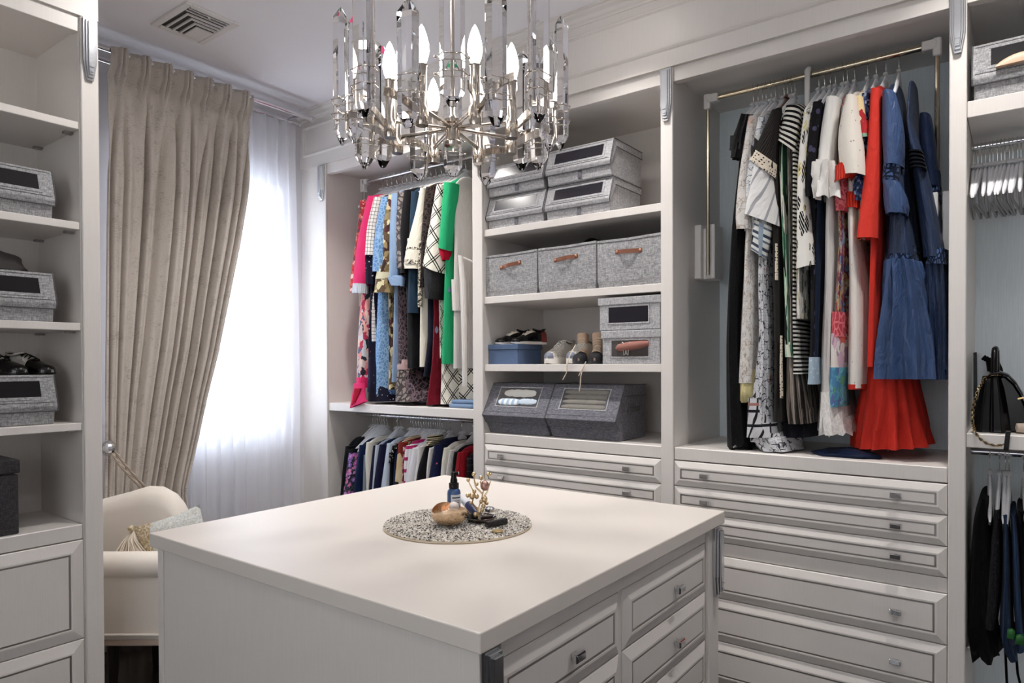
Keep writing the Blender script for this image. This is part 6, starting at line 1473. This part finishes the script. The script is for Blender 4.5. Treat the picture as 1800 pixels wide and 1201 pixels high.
for i, b in enumerate(br): bo_.tube([TP(x, y, .01*math.sin(i*2+k)) for k, (x, y) in enumerate(b)], [.0028-.0003*k for k in range(len(b))], 7)
bo_.build('branches', M_TG, tr_, smooth=60)
buds = [(823, 844, .0055), (833, 834, .0065), (845, 840, .006), (838, 851, .0055), (858, 834, .006), (862, 834, .004), (852, 854, .0135), (830, 872, .0095), (822, 871, .006), (838, 873, .007), (852, 878, .009), (846, 882, .006), (828, 884, .005), (850, 890, .007), (836, 905, .007), (843, 900, .006), (856, 885, .005), (834, 864, .006), (848, 896, .006)]
for i, (x, y, r) in enumerate(buds):
    MB().ball(TP(x, y, .012*math.sin(i*1.7)-.004), r, 10, 7, 1.15).build('bud', M_TG if i != 6 else plain('rose_gold_ball', '#b78f86', .35, .8), tr_, smooth=50)
# white and blue tube
q0, q1 = on_top(812, 893), on_top(838, 912); q0.z += .034; q1.z += .016
tb = thing('cream_tube', 'white and navy cosmetic tube leaning against the gold bowl and dish', 'cosmetic tube', tuple(q1))
dq = (q1-q0); ln = dq.length
MB().lathe([(.009, 0), (.0135, .004), (.0135, ln*.52), (.0135, ln*.55)], q0, 16, axis=dq).build('tube_body', plain('white_tube', '#e2e1e4', .35), tb, smooth=40)
MB().lathe([(.0137, ln*.5), (.0137, ln*.85), (.010, ln*.95), (.004, ln)], q0, 16, axis=dq).build('navy_band', plain('navy_band', '#262b55', .35), tb, smooth=40)
p2 = on_top(848, 908)
tag(MB().lathe([(.002, 0), (.014, .002), (.016, .012), (.012, .016), (.002, .014)], p2+Vector((.014, .018, .012)), 18).build('trinket_cup', M_MIRROR, smooth=40), 'tiny silver cup in the dish behind the gold tree', 'cup')
tag(MB().obox(on_top(856, 917)+Vector((0, 0, .012)), RH*.9+FH*.3, FH, (0, 0, 1), .020, .009, .006).build('lip_balm', plain('dark_red_plastic', '#2a1214', .3), bevel=.003, seg=2), 'dark red lip balm lying on the edge of the dish', 'lip balm')
a0 = on_top(855, 928); a1 = on_top(890, 921); c = (a0+a1)/2+Vector((0, 0, .0085)); dd = (a1-a0)
lp = thing('lipstick', 'black square lipstick case lying on the placemat', 'lipstick', tuple(c))
MB().obox(c, dd, Vector((-dd.y, dd.x, 0)), (0, 0, 1), dd.length*.5, .0085, .0078).build('case', plain('black_gloss', '#121014', .15), lp, bevel=.0015)
MB().obox(c+Vector((0, 0, .0081)), dd, Vector((-dd.y, dd.x, 0)), (0, 0, 1), dd.length*.28, .003, .0004).build('silver_strip', M_CHROME, lp)
tag(MB().lathe([(.001, 0), (.0145, 0), (.016, .0025), (.0145, .005), (.001, .006)], on_top(875, 935), 24).build('compact', plain('champagne_gold', '#c9b184', .35, .7), smooth=40), 'small round champagne compact on the front of the placemat', 'compact')
